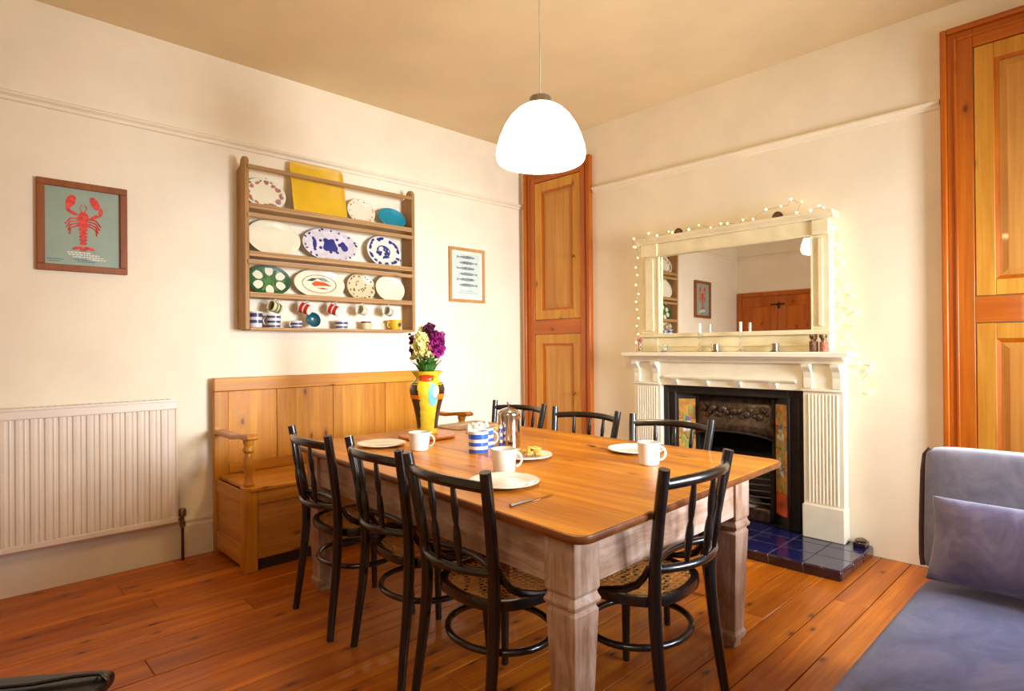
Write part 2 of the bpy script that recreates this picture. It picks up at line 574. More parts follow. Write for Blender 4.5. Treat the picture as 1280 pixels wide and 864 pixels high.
window('window_1', 'x', VX0, VX1, VZ0, VZ1, YN - 0.10, YN - 0.05)
window('window_2', 'y', WY0, WY1, WZ0, WZ1, XL - 0.10, XL - 0.05)

# skirting with its moulded top, left wall
sk = MB().prism([(YA, 0), (YA - 0.022, 0), (YA - 0.022, 0.19), (YA - 0.014, 0.205), (YA - 0.018, 0.225), (YA - 0.008, 0.245), (YA, 0.25)], XL, XR - 0.001, 'yz')
struct('baseboard_left', sk, 'skirting', angle=20)
# picture rails
prof = [(0, 2.60), (-0.012, 2.605), (-0.016, 2.62), (-0.034, 2.632), (-0.034, 2.642), (-0.02, 2.65), (0, 2.655)]
struct('trim_1', MB().prism([(YA + a, z) for a, z in prof], XL, XR - 0.001, 'yz'), 'wall', angle=20)
t2 = MB()
for ya, yb in ((0.735, 3.20), (YN, -0.08)):
    t2.prism([(XR + a, z) for a, z in prof], ya, yb, 'xz')
struct('trim_2', t2, 'wall', angle=20)
struct('trim_3', MB().prism([(XL - a, z) for a, z in prof], YN, YA - 0.04, 'xz'), 'wall', angle=20)


# pine double doors in the rear wall (seen in the mirror)
def panel_rect(mb, u0, u1, w0, w1, q0, q1):
    return mb.box(q0, q1, u0, u1, w0, w1)


DY0, DY1, DZ = 2.96, 4.00, 2.06
dfr = MB().box(XL, XL + 0.035, DY1, DY1 + 0.06, 0, DZ + 0.06).box(XL, XL + 0.035, DY0 - 0.06, DY0, 0, DZ + 0.06).box(XL, XL + 0.035, DY0, DY1, DZ, DZ + 0.06)
door = struct('door_1', dfr, 'pine_frame', bevel=0.004)
for y0, y1 in ((DY0 + 0.002, 3.478), (3.482, DY1 - 0.002)):
    st = 0.11
    lf = MB()
    lf.box(XL, XL + 0.022, y0, y0 + st, 0.01, DZ - 0.002).box(XL, XL + 0.022, y1 - st, y1, 0.01, DZ - 0.002)
    for z0, z1 in ((0.01, 0.22), (0.86, 1.02), (DZ - 0.15, DZ - 0.002)):
        lf.box(XL, XL + 0.022, y0 + st, y1 - st, z0, z1)
    leaf = obj('door_leaf', lf, 'pine_frame', door, bevel=0.003)
    for z0, z1 in ((0.22, 0.86), (1.02, DZ - 0.15)):
        obj('door_panel', MB().box(XL, XL + 0.010, y0 + st, y1 - st, z0, z1), 'pine_frame', leaf, smooth=False)
    kn = MB().lathe([(0.006, 0), (0.006, 0.02), (0.018, 0.028), (0.02, 0.04), (0.012, 0.05), (0.001, 0.052)], 12,
                    mx=Matrix.Translation((XL + 0.022, y0 + 0.05 if y0 > 3.48 else y1 - 0.05, 0.98)) @ Matrix.Rotation(pi / 2, 4, 'Y'))
    obj('door_knob', kn, 'brass', leaf)
obj('door_latch', MB().box(XL + 0.022, XL + 0.034, 3.38, 3.58, DZ - 0.135, DZ - 0.115).box(XL + 0.022, XL + 0.045, 3.455, 3.475, DZ - 0.19, DZ - 0.10), 'iron', door, bevel=0.002)


# ------------------------------------------------------------------ tall built-in cupboards on the chimney wall
def cupboard(y0, y1, ztop, ly0, ly1, splits, label, knob_y, knobs):
    root = thing('tall_cupboard', label, 'cupboard', (XR, (y0 + y1) / 2, 0))
    cy = (y0 + y1) / 2
    Y0, Y1, a, b = y0 - cy, y1 - cy, ly0 - cy, ly1 - cy
    P = 0.03
    stile = MB().box(-P, -0.001, b, Y1 - 0.03, 0.0, ztop - 0.03)
    obj('stile', stile, 'pine_frame', root, bevel=0.003)
    obj('stile', MB().box(-P, -0.001, Y0 + 0.03, a, 0.0, ztop - 0.03), 'pine_frame', root, bevel=0.003)
    zs = splits  # (lower0, lower1, upper0, upper1)
    for z0, z1 in ((0.0, zs[0]), (zs[1], zs[2]), (zs[3], ztop - 0.03)):
        obj('cross_rail', MB().box(-P + 0.001, -0.001, a, b, z0, z1), 'pine_frame_y', root, bevel=0.003)
    # architrave moulding around the outside
    for yy0, yy1, m in ((Y1 - 0.03, Y1, 1), (Y0, Y0 + 0.03, 1)):
        obj('architrave', MB().box(-0.05, -0.001, yy0, yy1, 0, ztop), 'pine_frame', root, bevel=0.008, seg=3)
    obj('architrave', MB().box(-0.05, -0.001, Y0 + 0.03, Y1 - 0.03, ztop - 0.03, ztop), 'pine_frame_y', root, bevel=0.008, seg=3)
    obj('bead', MB().box(-0.038, -P, Y1 - 0.075, Y1 - 0.06, 0, ztop - 0.06).box(-0.038, -P, Y0 + 0.06, Y0 + 0.075, 0, ztop - 0.06)
        .box(-0.038, -P, Y0 + 0.075, Y1 - 0.075, ztop - 0.075, ztop - 0.06), 'pine_frame', root, bevel=0.005)
    for k, (z0, z1) in enumerate(((zs[0], zs[1]), (zs[2], zs[3]))):
        g = 0.004
        s = 0.088
        d = MB()
        d.box(-0.024, -0.004, a + g, a + s, z0 + g, z1 - g).box(-0.024, -0.004, b - s, b - g, z0 + g, z1 - g)
        d.box(-0.0235, -0.004, a + s, b - s, z0 + g, z0 + s).box(-0.0235, -0.004, a + s, b - s, z1 - s, z1 - g)
        dr = obj('door', d, 'pine_door', root, bevel=0.003)
        m = 0.018
        A, B, C, D = a + s, b - s, z0 + s, z1 - s
        mo = MB()
        ring0 = [(-0.0215, A, C), (-0.0215, B, C), (-0.0215, B, D), (-0.0215, A, D)]
        ring1 = [(-0.0135, A + m, C + m), (-0.0135, B - m, C + m), (-0.0135, B - m, D - m), (-0.0135, A + m, D - m)]
        ring2 = [(-0.008, A + m, C + m), (-0.008, B - m, C + m), (-0.008, B - m, D - m), (-0.008, A + m, D - m)]
        mo.ring_stack([ring0, ring1, ring2], caps=False)
        obj('moulding', mo, 'pine_frame', dr, smooth=False)
        pa = MB()
        A, B, C, D = A + m, B - m, C + m, D - m
        pa.ring_stack([[(-0.007, A, C), (-0.007, B, C), (-0.007, B, D), (-0.007, A, D)],
                       [(-0.009, A + .01, C + .01), (-0.009, B - .01, C + .01), (-0.009, B - .01, D - .01), (-0.009, A + .01, D - .01)],
                       [(-0.016, A + .035, C + .035), (-0.016, B - .035, C + .035), (-0.016, B - .035, D - .035), (-0.016, A + .035, D - .035)]])
        obj('panel', pa, 'pine_panel', dr, smooth=False)
        if knobs:
            kn = MB().lathe([(0.006, 0), (0.006, 0.012), (0.014, 0.018), (0.016, 0.028), (0.009, 0.036), (0.001, 0.037)], 12,
                            mx=Matrix.Translation((-0.024, knob_y - cy, knobs[k])) @ Matrix.Rotation(-pi / 2, 4, 'Y'))
            obj('knob', kn, 'brass', dr)
    return root


cupboard(3.21, 4.01, 2.935, 3.33, 3.885, (0.16, 1.40, 1.53, 2.815),
         'narrow tall pine cupboard built into the corner left of the fireplace', 3.40, (0.87, 2.08))
cupboard(-0.09, 0.728, 3.018, 0.05, 0.583, (0.16, 1.392, 1.533, 2.886),
         'tall pine cupboard behind the sofa, right of the fireplace, cut by the photo edge', 0.10, (0.87, 2.08))

# ------------------------------------------------------------------ radiator
rad = thing('radiator', 'long cream panel radiator under the lobster print', 'radiator', (0, YA, 0))
rz0, rz1, rx0, rx1 = 0.245, 0.985, -0.24, 1.035
prf = []
x = rx0 + 0.03
p = 0.0605
while x < rx1 - 0.04:
    prf += [(x, -0.089), (x + 0.005, -0.089), (x + 0.010, -0.101), (x + 0.026, -0.103), (x + 0.032, -0.0985), (x + 0.040, -0.0985), (x + 0.046, -0.103), (x + p - 0.006, -0.101), (x + p - 0.001, -0.089)]
    x += p
outline = prf + [(rx1 - 0.012, -0.093), (rx1 - 0.012, -0.08), (rx0 + 0.012, -0.08), (rx0 + 0.012, -0.093)]
obj('fluted_panel', MB().prism(outline, rz0 + 0.035, rz1 - 0.06), 'radiator', rad, angle=25)
fr = MB().box(rx0, rx1, -0.104, -0.078, rz0, rz0 + 0.035).box(rx0, rx1, -0.104, -0.078, rz1 - 0.06, rz1 - 0.012)
fr.box(rx0, rx0 + 0.012, -0.1, -0.03, rz0 + 0.035, rz1 - 0.06).box(rx1 - 0.012, rx1, -0.1, -0.03, rz0 + 0.035, rz1 - 0.06)
obj('panel_edge', fr, 'radiator', rad, bevel=0.006)
obj('rear_panel', MB().box(rx0 + 0.012, rx1 - 0.012, -0.045, -0.032, rz0 + 0.01, rz1 - 0.03), 'radiator', rad, smooth=False)
g = MB()
g.box(rx0, rx1, -0.108, -0.098, rz1 - 0.012, rz1).box(rx0, rx1, -0.030, -0.020, rz1 - 0.012, rz1)
x = rx0
while x < rx1 - 0.01:
    g.box(x, x + 0.012, -0.098, -0.030, rz1 - 0.008, rz1 - 0.001)
    x += 0.0302
obj('top_grille', g, 'radiator', rad, smooth=False)
for xx in (0.05, 0.85):
    obj('bracket', MB().box(xx, xx + 0.03, -0.032, -0.001, 0.4, 0.8), 'radiator', rad, smooth=False)
pp = MB().tube([(1.068, -0.06, 0.0), (1.068, -0.06, 0.22)], 0.0085, 10)
obj('feed_pipe', pp, 'copper', rad)
va = MB().lathe([(0.010, 0.2), (0.016, 0.205), (0.016, 0.235), (0.011, 0.24), (0.011, 0.262), (0.02, 0.268), (0.021, 0.305), (0.017, 0.313), (0.001, 0.314)], 14, (1.068, -0.06, 0))
va.tube([(1.068, -0.06, 0.252), (1.03, -0.06, 0.252)], 0.009, 10)
obj('valve', va, 'pewter', rad)


# ------------------------------------------------------------------ framed prints on the left wall
def picture(label, x0, x1, z0, z1, fmat, bw, dep):
    root = thing('framed_print', label, 'picture', ((x0 + x1) / 2, YA, (z0 + z1) / 2))
    w, h = (x1 - x0) / 2, (z1 - z0) / 2
    fr = MB()
    for z in (-h, h - bw):
        fr.box(-w, w, -dep, -0.002, z, z + bw)
    for xx in (-w, w - bw):
        fr.box(xx, xx + bw, -dep, -0.002, -h + bw, h - bw)
    obj('frame', fr, fmat, root, bevel=0.003)
    return root, w - bw, h - bw


rt, w, h = picture('square brown-framed print of a red lobster above the radiator', 0.38, 0.797, 1.72, 2.218, 'frame_brown', 0.036, 0.028)
obj('paper', MB().box(-w, w, -0.012, -0.004, -h, h), 'paper_green', rt, smooth=False)


def uv(u, v, w=w, h=h):  # u to the right, v downwards, both 0..1 over the paper
    return (-w + 2 * w * u, h - 2 * h * v)


lob = MB()


def ell(mb, u, v, a, b, rot, w=w, h=h, n=14, y0=-0.0135, y1=-0.0115):
    cx, cz = uv(u, v, w, h)
    k_ = len(mb.v) / n * .00004
    mb.prism(ellipse(cx, cz, a * 2 * w, b * 2 * w, n, rot), y0 - k_, y1, 'xz')


ell(lob, .335, .165, .062, .105, -.35)
ell(lob, .30, .26, .028, .07, .1)
ell(lob, .36, .315, .07, .028, -.45)
ell(lob, .655, .165, .058, .11, .42)
ell(lob, .735, .27, .028, .075, -.1)
ell(lob, .655, .345, .075, .028, .5)
ell(lob, .50, .37, .075, .10, 0)
ell(lob, .50, .46, .072, .07, 0)
for k in range(5):
    ell(lob, .50, .525 + .045 * k, .062 - .003 * k, .030, 0)
for u, v, r in ((.40, .775, .35), (.445, .765, .15), (.50, .79, 0), (.555, .765, -.15), (.60, .775, -.35)):
    ell(lob, u, v, .052, .024, r)
for sg in (-1, 1):
    for k in range(4):
        u0, v0 = .5 + sg * .07, .38 + .03 * k
        a = [uv(u0, v0), uv(u0 + sg * .10, v0 + .01 + .012 * k), uv(u0 + sg * (.17 - .02 * k), v0 + .09 + .012 * k)]
        lob.tube([(q[0], -0.0125, q[1]) for q in a], 0.0038, 5)
    a = [uv(.5 + sg * .02, .29), uv(.5 + sg * .05, .24), uv(.5 + sg * .015, .20)]
    lob.tube([(q[0], -0.0125, q[1]) for q in a], 0.002, 5)
obj('lobster_motif', lob, 'lobster_red', rt, smooth=False)
tx = MB()
rr = random.Random(5)
for v, u0, u1 in ((.822, .28, .60), (.85, .30, .72), (.878, .36, .77), (.905, .55, .80)):
    u = u0
    while u < u1:
        du = rr.uniform(.015, .05)
        x0_, z0_ = uv(u, v)
        x1_, z1_ = uv(min(u + du, u1), v + .017)
        tx.box(x0_, x1_, -0.0132, -0.0118, z1_, z0_)
        u += du + .010
obj('lettering', tx, 'ink_white', rt, smooth=False)
tx = MB()
for v, u0, u1 in ((.925, .03, .24), (.95, .05, .20), (.915, .38, .60), (.94, .42, .66)):
    u = u0
    while u < u1:
        du = rr.uniform(.012, .03)
        x0_, z0_ = uv(u, v)
        x1_, z1_ = uv(min(u + du, u1), v + .012)
        tx.box(x0_, x1_, -0.0132, -0.0118, z1_, z0_)
        u += du + .008
obj('small_lettering', tx, 'ink_blue', rt, smooth=False)

rt, w, h = picture('small upright oak-framed print of grey fish right of the plate rack', 3.172, 3.575, 1.68, 2.158, 'frame_oak', 0.026, 0.022)
obj('paper', MB().box(-w, w, -0.010, -0.004, -h, h), 'paper_cream', rt, smooth=False)
obj('print_ground', MB().box(-w * .84, w * .84, -0.0106, -0.0095, -h * .86, h * .88), 'mount_aqua', rt, smooth=False)
fi = MB()
for k in range(6):
    v = .13 + .115 * k
    sg = 1 if k % 2 else -1
    off = .02 * sg
    cx, cz = uv(.5 + off, v, w, h)
    fi.prism([(cx + sg * .46 * w * q, cz + r * h) for q, r in ((-1.25, .0), (-.9, .045), (-.2, .07), (.6, .05), (1.05, .012), (1.35, .06), (1.32, -.06), (1.05, -.012), (.6, -.045), (-.2, -.06), (-.9, -.04))], -0.0115, -0.0104, 'xz')
obj('fish_motif', fi, 'ink_grey', rt, smooth=False)
tx = MB()
for v, u0, u1 in ((.82, .3, .68), (.86, .22, .80)):
    u = u0
    while u < u1:
        du = rr.uniform(.012, .035)
        x0_, z0_ = uv(u, v, w, h)
        x1_, z1_ = uv(min(u + du, u1), v + .010, w, h)
        tx.box(x0_, x1_, -0.0115, -0.0104, z1_, z0_)
        u += du + .012
obj('lettering', tx, 'ink_grey', rt, smooth=False)

# ------------------------------------------------------------------ plate rack
RX0, RX1, RZ0, RZ1, RD = 1.418, 2.724, 1.41, 2.53, 0.15
rack = thing('plate_rack', 'open oak plate rack with four shelves hanging over the settle', 'plate rack', ((RX0 + RX1) / 2, YA, RZ0))
rw = (RX1 - RX0) / 2
rh = RZ1 - RZ0
for sg in (-1, 1):
    a = -rw if sg < 0 else rw - 0.027
    side = [(-0.003, 0), (-RD, 0), (-RD, rh - 0.03), (-RD + 0.02, rh - 0.004), (-RD + 0.05, rh), (-RD + 0.075, rh - 0.012), (-RD + 0.09, rh - 0.05), (-0.003, rh - 0.07)]
    obj('side_board', MB().prism(side, a, a + 0.027, 'yz'), 'rack_z', rack, bevel=0.003)
SH = (1.423, 1.637, 1.903, 2.213)
for i, z in enumerate(SH):
    t = 0.018
    zb = z - RZ0
    sh = obj('shelf', MB().box(-rw + 0.027, rw - 0.027, -RD + (0.0 if i else -0.004), -0.003, zb - t, zb), 'rack_x', rack, bevel=0.002)
    if i >= 1:
        obj('front_lip', MB().box(-rw + 0.027, rw - 0.027, -RD, -RD + 0.012, zb, zb + 0.016), 'rack_x', sh, bevel=0.003)
for z in (1.846, 2.152, 2.462):
    obj('guard_rail', MB().box(-rw + 0.014, rw - 0.014, -RD - 0.008, -RD + 0.008, z - RZ0 - 0.014, z - RZ0 + 0.014), 'rack_x', rack, bevel=0.004)
HX = (1.63, 1.846, 2.06, 2.275, 2.50)
for xh in HX:
    xx = xh - (RX0 + RX1) / 2
    obj('cup_hook', MB().tube([(xx, -0.10, 1.62 - RZ0), (xx, -0.10, 1.606 - RZ0), (xx, -0.108, 1.597 - RZ0), (xx, -0.118, 1.600 - RZ0), (xx, -0.121, 1.61 - RZ0)], 0.0018, 6), 'brass', rack)


def plate_mesh(a, b, n=36, t=0.006, rim=0.68, depth=0.010):
    """oval plate lying face up (+z) around the origin"""
    mb = MB()
    def E(s, z, e=0):
        return [(a * s * cos(2 * pi * j / n) + e * cos(2 * pi * j / n), b * s * sin(2 * pi * j / n) + e * sin(2 * pi * j / n), z) for j in range(n)]
    rings = [E(0.02, 0), E(rim * .8, 0.0), E(rim * .95, 0.002), E(1.0, depth + 0.004), E(1.0, depth + 0.007, 0.001), E(.985, depth + 0.0085), E(rim, 0.007), E(rim * .93, 0.005), E(0.02, 0.005)]
    return mb.ring_stack(rings)


def decal(mb, poly, z=0.0055, t=0.0006):
    return mb.prism(poly, z, z + t)


SLOPE = 0.0034  # relief of the decoration above the glaze


def rack_plate(label, x, z_shelf, a, b, mat='ceramic', deco=None, lean=0.20, rotz=0, y=None, name='plate', cat='plate'):
    """a plate stood up on a shelf and leaning back on the wall"""
    r = thing(name, label, cat)
    pm = obj('dish', plate_mesh(a, b), mat, r)
    if deco:
        for nm, mb, mt in deco:
            tag(obj(nm, mb, mt, r, smooth=False), kind='stuff' if 'rim' in nm or 'print' in nm or 'speckles' in nm else None)
    R = Matrix.Rotation(pi / 2 - lean, 4, 'X')
    yy = (YA - 0.012 - 2 * b * sin(lean) - 0.016 - 0.004) if y is None else y
    r.matrix_world = Matrix.Translation((x, yy, z_shelf)) @ R @ Matrix.Translation((0, b + 0.001, 0)) @ Matrix.Rotation(rotz, 4, 'Z')
    r['group'] = 'plates stood on the plate rack'
    return r


def ring_blots(a, b, n, r, rnd, s0=.8, z=0.0115):
    mb = MB()
    for i in range(n):
        t = 2 * pi * i / n + rnd.uniform(-.15, .15)
        k = s0 + rnd.uniform(-.05, .05)
        zz = 0.0075 + (k - .68) / .32 * 0.011
        mb.prism(ellipse(a * k * cos(t), b * k * sin(t), r * rnd.uniform(.6, 1.2), r * rnd.uniform(.5, 1), 8, rnd.uniform(0, 3)), zz - 0.002, zz + 0.0016 + i * .00005)
    return mb


def centre_blots(a, b, n, r, rnd, s=.5):
    mb = MB()
    for i in range(n):
        t, k = rnd.uniform(0, 2 * pi), sqrt(rnd.random()) * s
        mb.prism(ellipse(a * k * cos(t), b * k * sin(t), r * rnd.uniform(.5, 1.2), r * rnd.uniform(.4, 1), 8, rnd.uniform(0, 3)), 0.004, 0.0058 + i * .00005)
    return mb


rd = random.Random(11)
S1, S2, S3 = 2.213, 1.903, 1.637
a_, b_ = 0.125, 0.078
rack_plate('oval cream plate with faded pink flowers, top shelf, far left', 1.580, S1, .14, .108, 'cream_ceramic',
           [('flower_print', ring_blots(.14, .108, 12, .021, rd), 'pink_dry'), ('leaf_print', ring_blots(.14, .108, 11, .012, rd, .88), 'ink_grey')])
# yellow enamel tray
ty = thing('tray', 'large square yellow tray standing on the top shelf of the plate rack', 'tray')
tw, th = 0.200, 0.378
pts = []
for cx, cy, a0 in ((tw - .03, th - .03, 0), (-tw + .03, th - .03, 90), (-tw + .03, .03, 180), (tw - .03, .03, 270)):
    pts += [(cx + .03 * cos(radians(a0 + q)), cy + .03 * sin(radians(a0 + q))) for q in (0, 30, 60, 90)]
def sc(k, z):
    return [(p[0] * k, (p[1] - th / 2) * k + th / 2, z) for p in pts]
obj('tray_body', MB().ring_stack([sc(.93, 0), sc(1, .012), sc(1.0, .015), sc(.985, .015), sc(.92, .004)]), 'yellow', ty)
ty.matrix_world = Matrix.Translation((1.955, YA - .110, S1)) @ Matrix.Rotation(pi / 2 - .20, 4, 'X')
ty['group'] = 'plates stood on the plate rack'
rack_plate('round cream plate, top shelf, between the yellow tray and the teal dish', 2.30, S1, .116, .098, 'cream_ceramic',
           [('rim_print', ring_blots(.108, .094, 14, .006, rd, .9), 'pink_dry')])
r = rack_plate('teal glazed dish on the top shelf, far right', 2.565, S1, .122, .086, 'teal', None, .35)
rack_plate('large plain white oval platter, second shelf, far left', 1.635, S2, .182, .128, 'cream_ceramic', None, .24)
blu = MB()
for q_, (cx, cy, aa, bb) in enumerate(((0, 0, .05, .047), (.012, .03, .03, .02), (-.028, -.02, .03, .026), (.03, -.018, .028, .03), (-.118, 0, .014, .04), (.105, 0, .022, .038), (.118, -.01, .02, .025), (-.03, .035, .02, .018), (-.125, .04, .01, .012), (-.122, -.042, .012, .01), (.06, .05, .012, .01), (.075, .01, .012, .014), (-.07, .03, .012, .01), (-.075, -.025, .012, .012), (.05, -.05, .014, .01), (0, -.052, .012, .01))):
    blu.prism(ellipse(cx, cy, aa, bb, 10, rd.uniform(-.4, .4)), .004, (.0105 if abs(cx) > .09 else .0065) + q_ * .00005)
rack_plate('oval blue-and-white patterned platter with dark blue blocks, middle of the second shelf', 2.045, S2, .212, .126, 'lilac_white',
           [('blue_print', blu, 'print_blue'), ('rim_print', ring_blots(.212, .126, 20, .014, rd, .88), 'lilac_white'), ('rim_flowers', ring_blots(.212, .126, 18, .011, rd, .92), 'slate_blue')], .24)
cr = MB()
cr.tube([(.055 * cos(t), .045 * sin(t) + .004, .0065) for t in [radians(q) for q in range(-60, 190, 14)]], .005, 5)
cr.add(*(lambda m: (m.v, m.f))(centre_blots(.12, .1, 18, .015, rd, .5)))
rack_plate('scalloped round blue-and-white plate with a curved blue band, second shelf, far right', 2.49, S2, .150, .126, 'ceramic',
           [('blue_print', cr, 'print_blue'), ('rim_print', ring_blots(.150, .126, 17, .021, rd, .86), 'print_blue')], .24)
fl_ = MB()
gl = MB()
for k in range(6):
    t = 2 * pi * k / 6 + .5
    zz = .0125
    fl_.prism(ellipse(.088 * cos(t), .068 * sin(t), .036, .028, 12, t), .004, zz)
gl.prism(ellipse(0, 0, .042, .034, 12), .004, .0065)
for k in range(6):
    t = 2 * pi * k / 6
    gl.prism(ellipse(.07 * cos(t), .055 * sin(t), .04, .010, 8, t), .004, .0105)
rack_plate('green leaf-pattern plate with cream flower heads, third shelf, far left', 1.605, S3, .146, .106, 'leaf_dark',
           [('flower_heads', fl_, 'cream_ceramic'), ('leaf_print', gl, 'leaf'), ('rim_line', MB().tube([(.135 * cos(2 * pi * i / 30), .091 * sin(2 * pi * i / 30), .0185) for i in range(30)], .003, 5, True), 'leaf')], .2)
ca = MB()
ca.prism([(-.06, .0), (-.03, .022), (.04, .016), (.095, -.012), (.03, -.01), (-.04, -.016)], .004, .0065)
ca.prism([(-.03, -.028), (.03, -.026), (.07, -.034), (.02, -.038)], .004, .0064)
cg = MB()
cg.prism([(-.095, .02), (-.05, .042), (-.01, .04), (-.05, .018)], .004, .0064)
cw = MB().prism([(-.02, .044), (.04, .048), (.085, .02), (.03, .022)], .004, .0063)
rack_plate('oval plate painted with orange carrots, middle of the third shelf', 1.965, S3, .190, .106, 'cream_ceramic',
           [('carrot_print', ca, 'terracotta_tile'), ('leaf_print', cg, 'leaf_dark'), ('grey_print', cw, 'ink_grey'),
            ('rim_line', MB().tube([(.128 * cos(2 * pi * i / 30), .066 * sin(2 * pi * i / 30), .0095) for i in range(30)], .003, 5, True), 'mat_brown')], .2)
rack_plate('round speckled cream plate, third shelf, half behind the plain cream one', 2.295, S3, .118, .104, 'beige_ceramic',
           [('speckles', ring_blots(.118, .104, 15, .009, rd, .84), 'dry'), ('centre_speckles', centre_blots(.118, .104, 16, .009, rd, .55), 'dry')], .2)
rack_plate('plain round cream plate, third shelf, far right', 2.53, S3, .128, .104, 'cream_ceramic', None, .24, y=YA - .105)


# ------------------------------------------------------------------ cups and mugs
def mug_profile(r, h, taper=0.9, t=0.004):
    return [(0.002, 0.0), (r * taper * .9, 0.0), (r * taper, 0.004), (r * (taper + 1) / 2, h * .5), (r, h - .001), (r - t / 2, h), (r - t, h - .002), (r * (taper + 1) / 2 - t, h * .5), (r * taper - t, 0.008), (0.002, 0.007)]


def rad_at(r, h, z, taper=.9):
    return r * (taper + (1 - taper) * z / h)


def make_mug(name, label, r, h, mat, hand=0, bands=None, bmat='cobalt', taper=.9, cat='mug', group=None, hmat=None):
    m = thing(name, label, cat, group=group)
    obj('cup', MB().lathe(mug_profile(r, h, taper), 28), mat, m)
    for z0, z1 in bands or ():
        e = .0006
        obj('band', MB().lathe([(rad_at(r, h, z0, taper) - .001, z0), (rad_at(r, h, z0, taper) + e, z0), (rad_at(r, h, z1, taper) + e, z1), (rad_at(r, h, z1, taper) - .001, z1)], 28), bmat, m)
    ca, sa = cos(hand), sin(hand)
    pts = []
    for q in range(9):
        t = -pi / 2 + pi * q / 8
        rr = r * .93 + .6 * h * .42 * cos(t)
        pts.append((ca * rr, sa * rr, h * .52 + h * .30 * sin(t)))
    obj('handle', MB().tube(pts, .0048, 8), hmat or mat, m)
    return m


def hang(m, xh, r, h, roll, swing=0.25):
    """hang a mug by its handle from a hook; the cup's axis leans over"""
    # handle centre goes to the hook
    hx, hz = r * .93 + .16 * h, h * .52
    R = Matrix.Rotation(swing, 4, 'Z') @ Matrix.Rotation(-pi / 2 + roll, 4, 'Y')
    off = R @ Vector((hx, 0, hz + 0.0))
    m.matrix_world = Matrix.Translation(Vector((xh, YA - .118, 1.604)) - off) @ R


GH = 'mugs hanging from hooks under the third shelf'
m = make_mug('hanging_mug', 'hanging mug with a green and white pattern, leftmost of the hanging row', .036, .075, 'beige_ceramic', 0, ((.015, .028), (.042, .052)), 'leaf', group=GH)
hang(m, HX[0], .036, .075, .25, .3)
m = make_mug('hanging_mug', 'red mug with a white band, left of the two hanging red mugs', .038, .075, 'ceramic', 0, ((.006, .032), (.042, .066)), 'red', group=GH)
hang(m, HX[1], .038, .075, .35, -.9)
m = dup(m, label='red mug with a white band, right of the two hanging red mugs')
hang(m, HX[2], .038, .075, .35, -.9)
m = make_mug('hanging_mug', 'plain cream mug hanging right of the two red mugs', .035, .072, 'cream_ceramic', 0, group=GH)
hang(m, HX[3], .035, .072, .2, .5)
m = make_mug('hanging_mug', 'cream mug with a pale grey mark, rightmost of the hanging row', .034, .072, 'cream_ceramic', 0, ((.03, .036),), 'ink_grey', group=GH)
hang(m, HX[4], .034, .072, .2, .5)
GB = 'mugs and cups on the bottom shelf of the rack'
S0_ = SH[0]


def put(m, x, y, z, rz=0):
    m.location = (x, y, z)
    m.rotation_euler = (0, 0, rz)
    return m


put(make_mug('shelf_mug', 'blue-grey flowered jug-like mug, bottom shelf, far left', .045, .105, 'lilac_white', pi, ((.03, .05), (.07, .095)), 'slate_blue', group=GB), 1.506, 4.00, S0_)
put(make_mug('shelf_mug', 'tall mug with three dark blue stripes, second on the bottom shelf', .046, .088, 'lilac_white', 2.6, ((.006, .018), (.034, .048), (.066, .08)), 'slate_blue', group=GB), 1.626, 4.00, S0_)
put(make_mug('shelf_mug', 'low blue-striped cup just left of the dark teal bowl', .040, .052, 'lilac_white', pi, ((.004, .014), (.024, .038)), 'slate_blue', group=GB), 1.784, 4.00, S0_)
bw = thing('bowl', 'dark teal round bowl tipped on its side on the bottom shelf', 'bowl', group=GB)
obj('bowl_body', MB().lathe([(.002, 0), (.022, 0), (.024, .004), (.045, .018), (.054, .042), (.051, .043), (.041, .021), (.02, .009), (.002, .008)], 28), 'teal_dark', bw)
obj('foot_ring', MB().lathe([(.002, -.004), (.02, -.004), (.022, .001), (.002, .001)], 20), 'beige_ceramic', bw)
bw.matrix_world = Matrix.Translation((1.893, 4.01, S0_ + .053)) @ Matrix.Rotation(1.35, 4, 'X')
put(make_mug('shelf_mug', 'low cup with two slate blue bands, bottom shelf, right of the teal bowl', .048, .062, 'lilac_white', .1, ((.008, .02), (.036, .05)), 'slate_blue', group=GB), 2.12, 4.00, S0_)
put(make_mug('shelf_mug', 'small beige cup on the bottom shelf beside the yellow pot', .036, .062, 'beige_ceramic', .0, ((.048, .06),), 'dry', group=GB), 2.325, 4.00, S0_)
yp = make_mug('shelf_mug', 'yellow round mug with a brown blot, bottom shelf, far right', .052, .078, 'yellow', pi, None, taper=.75, group=GB)
obj('painted_spot', MB().lathe([(.001, .0), (.016, .001), (.016, .0022), (.001, .0022)], 12, mx=Matrix.Translation((0.012, -.0455, .04)) @ Matrix.Rotation(pi / 2, 4, 'X')), 'filling', yp)
put(yp, 2.58, 4.0, S0_)

# ------------------------------------------------------------------ settle (box bench)
BX0, BX1, BF, BB = 1.25, 2.905, 3.50, 4.045
bench = thing('settle', 'long honey pine box settle with panelled back against the left wall', 'bench', ((BX0 + BX1) / 2, (BF + BB) / 2, 0))
hw, hd = (BX1 - BX0) / 2, (BB - BF) / 2
S = 0.485
zt = 1.10
# back
bk = MB().box(-hw, hw, hd - .04, hd, zt - .085, zt)
obj('back_top_rail', bk, 'bench_x', bench, bevel=.004)
for a, b in ((-hw, -hw + .085), (hw - .085, hw)):
    obj('back_stile', MB().box(a, b, hd - .04, hd, 0.0, zt - .086), 'bench', bench, bevel=.004)
edges = [-hw + .086, BX0 + .40 - (BX0 + hw), 2.06 - (BX0 + hw), 2.495 - (BX0 + hw), hw - .086]
for a, b in zip(edges[:-1], edges[1:]):
    obj('back_board', MB().box(a + .0015, b - .0015, hd - .030, hd - .008, S, zt - .0865), 'bench', bench, bevel=.003)
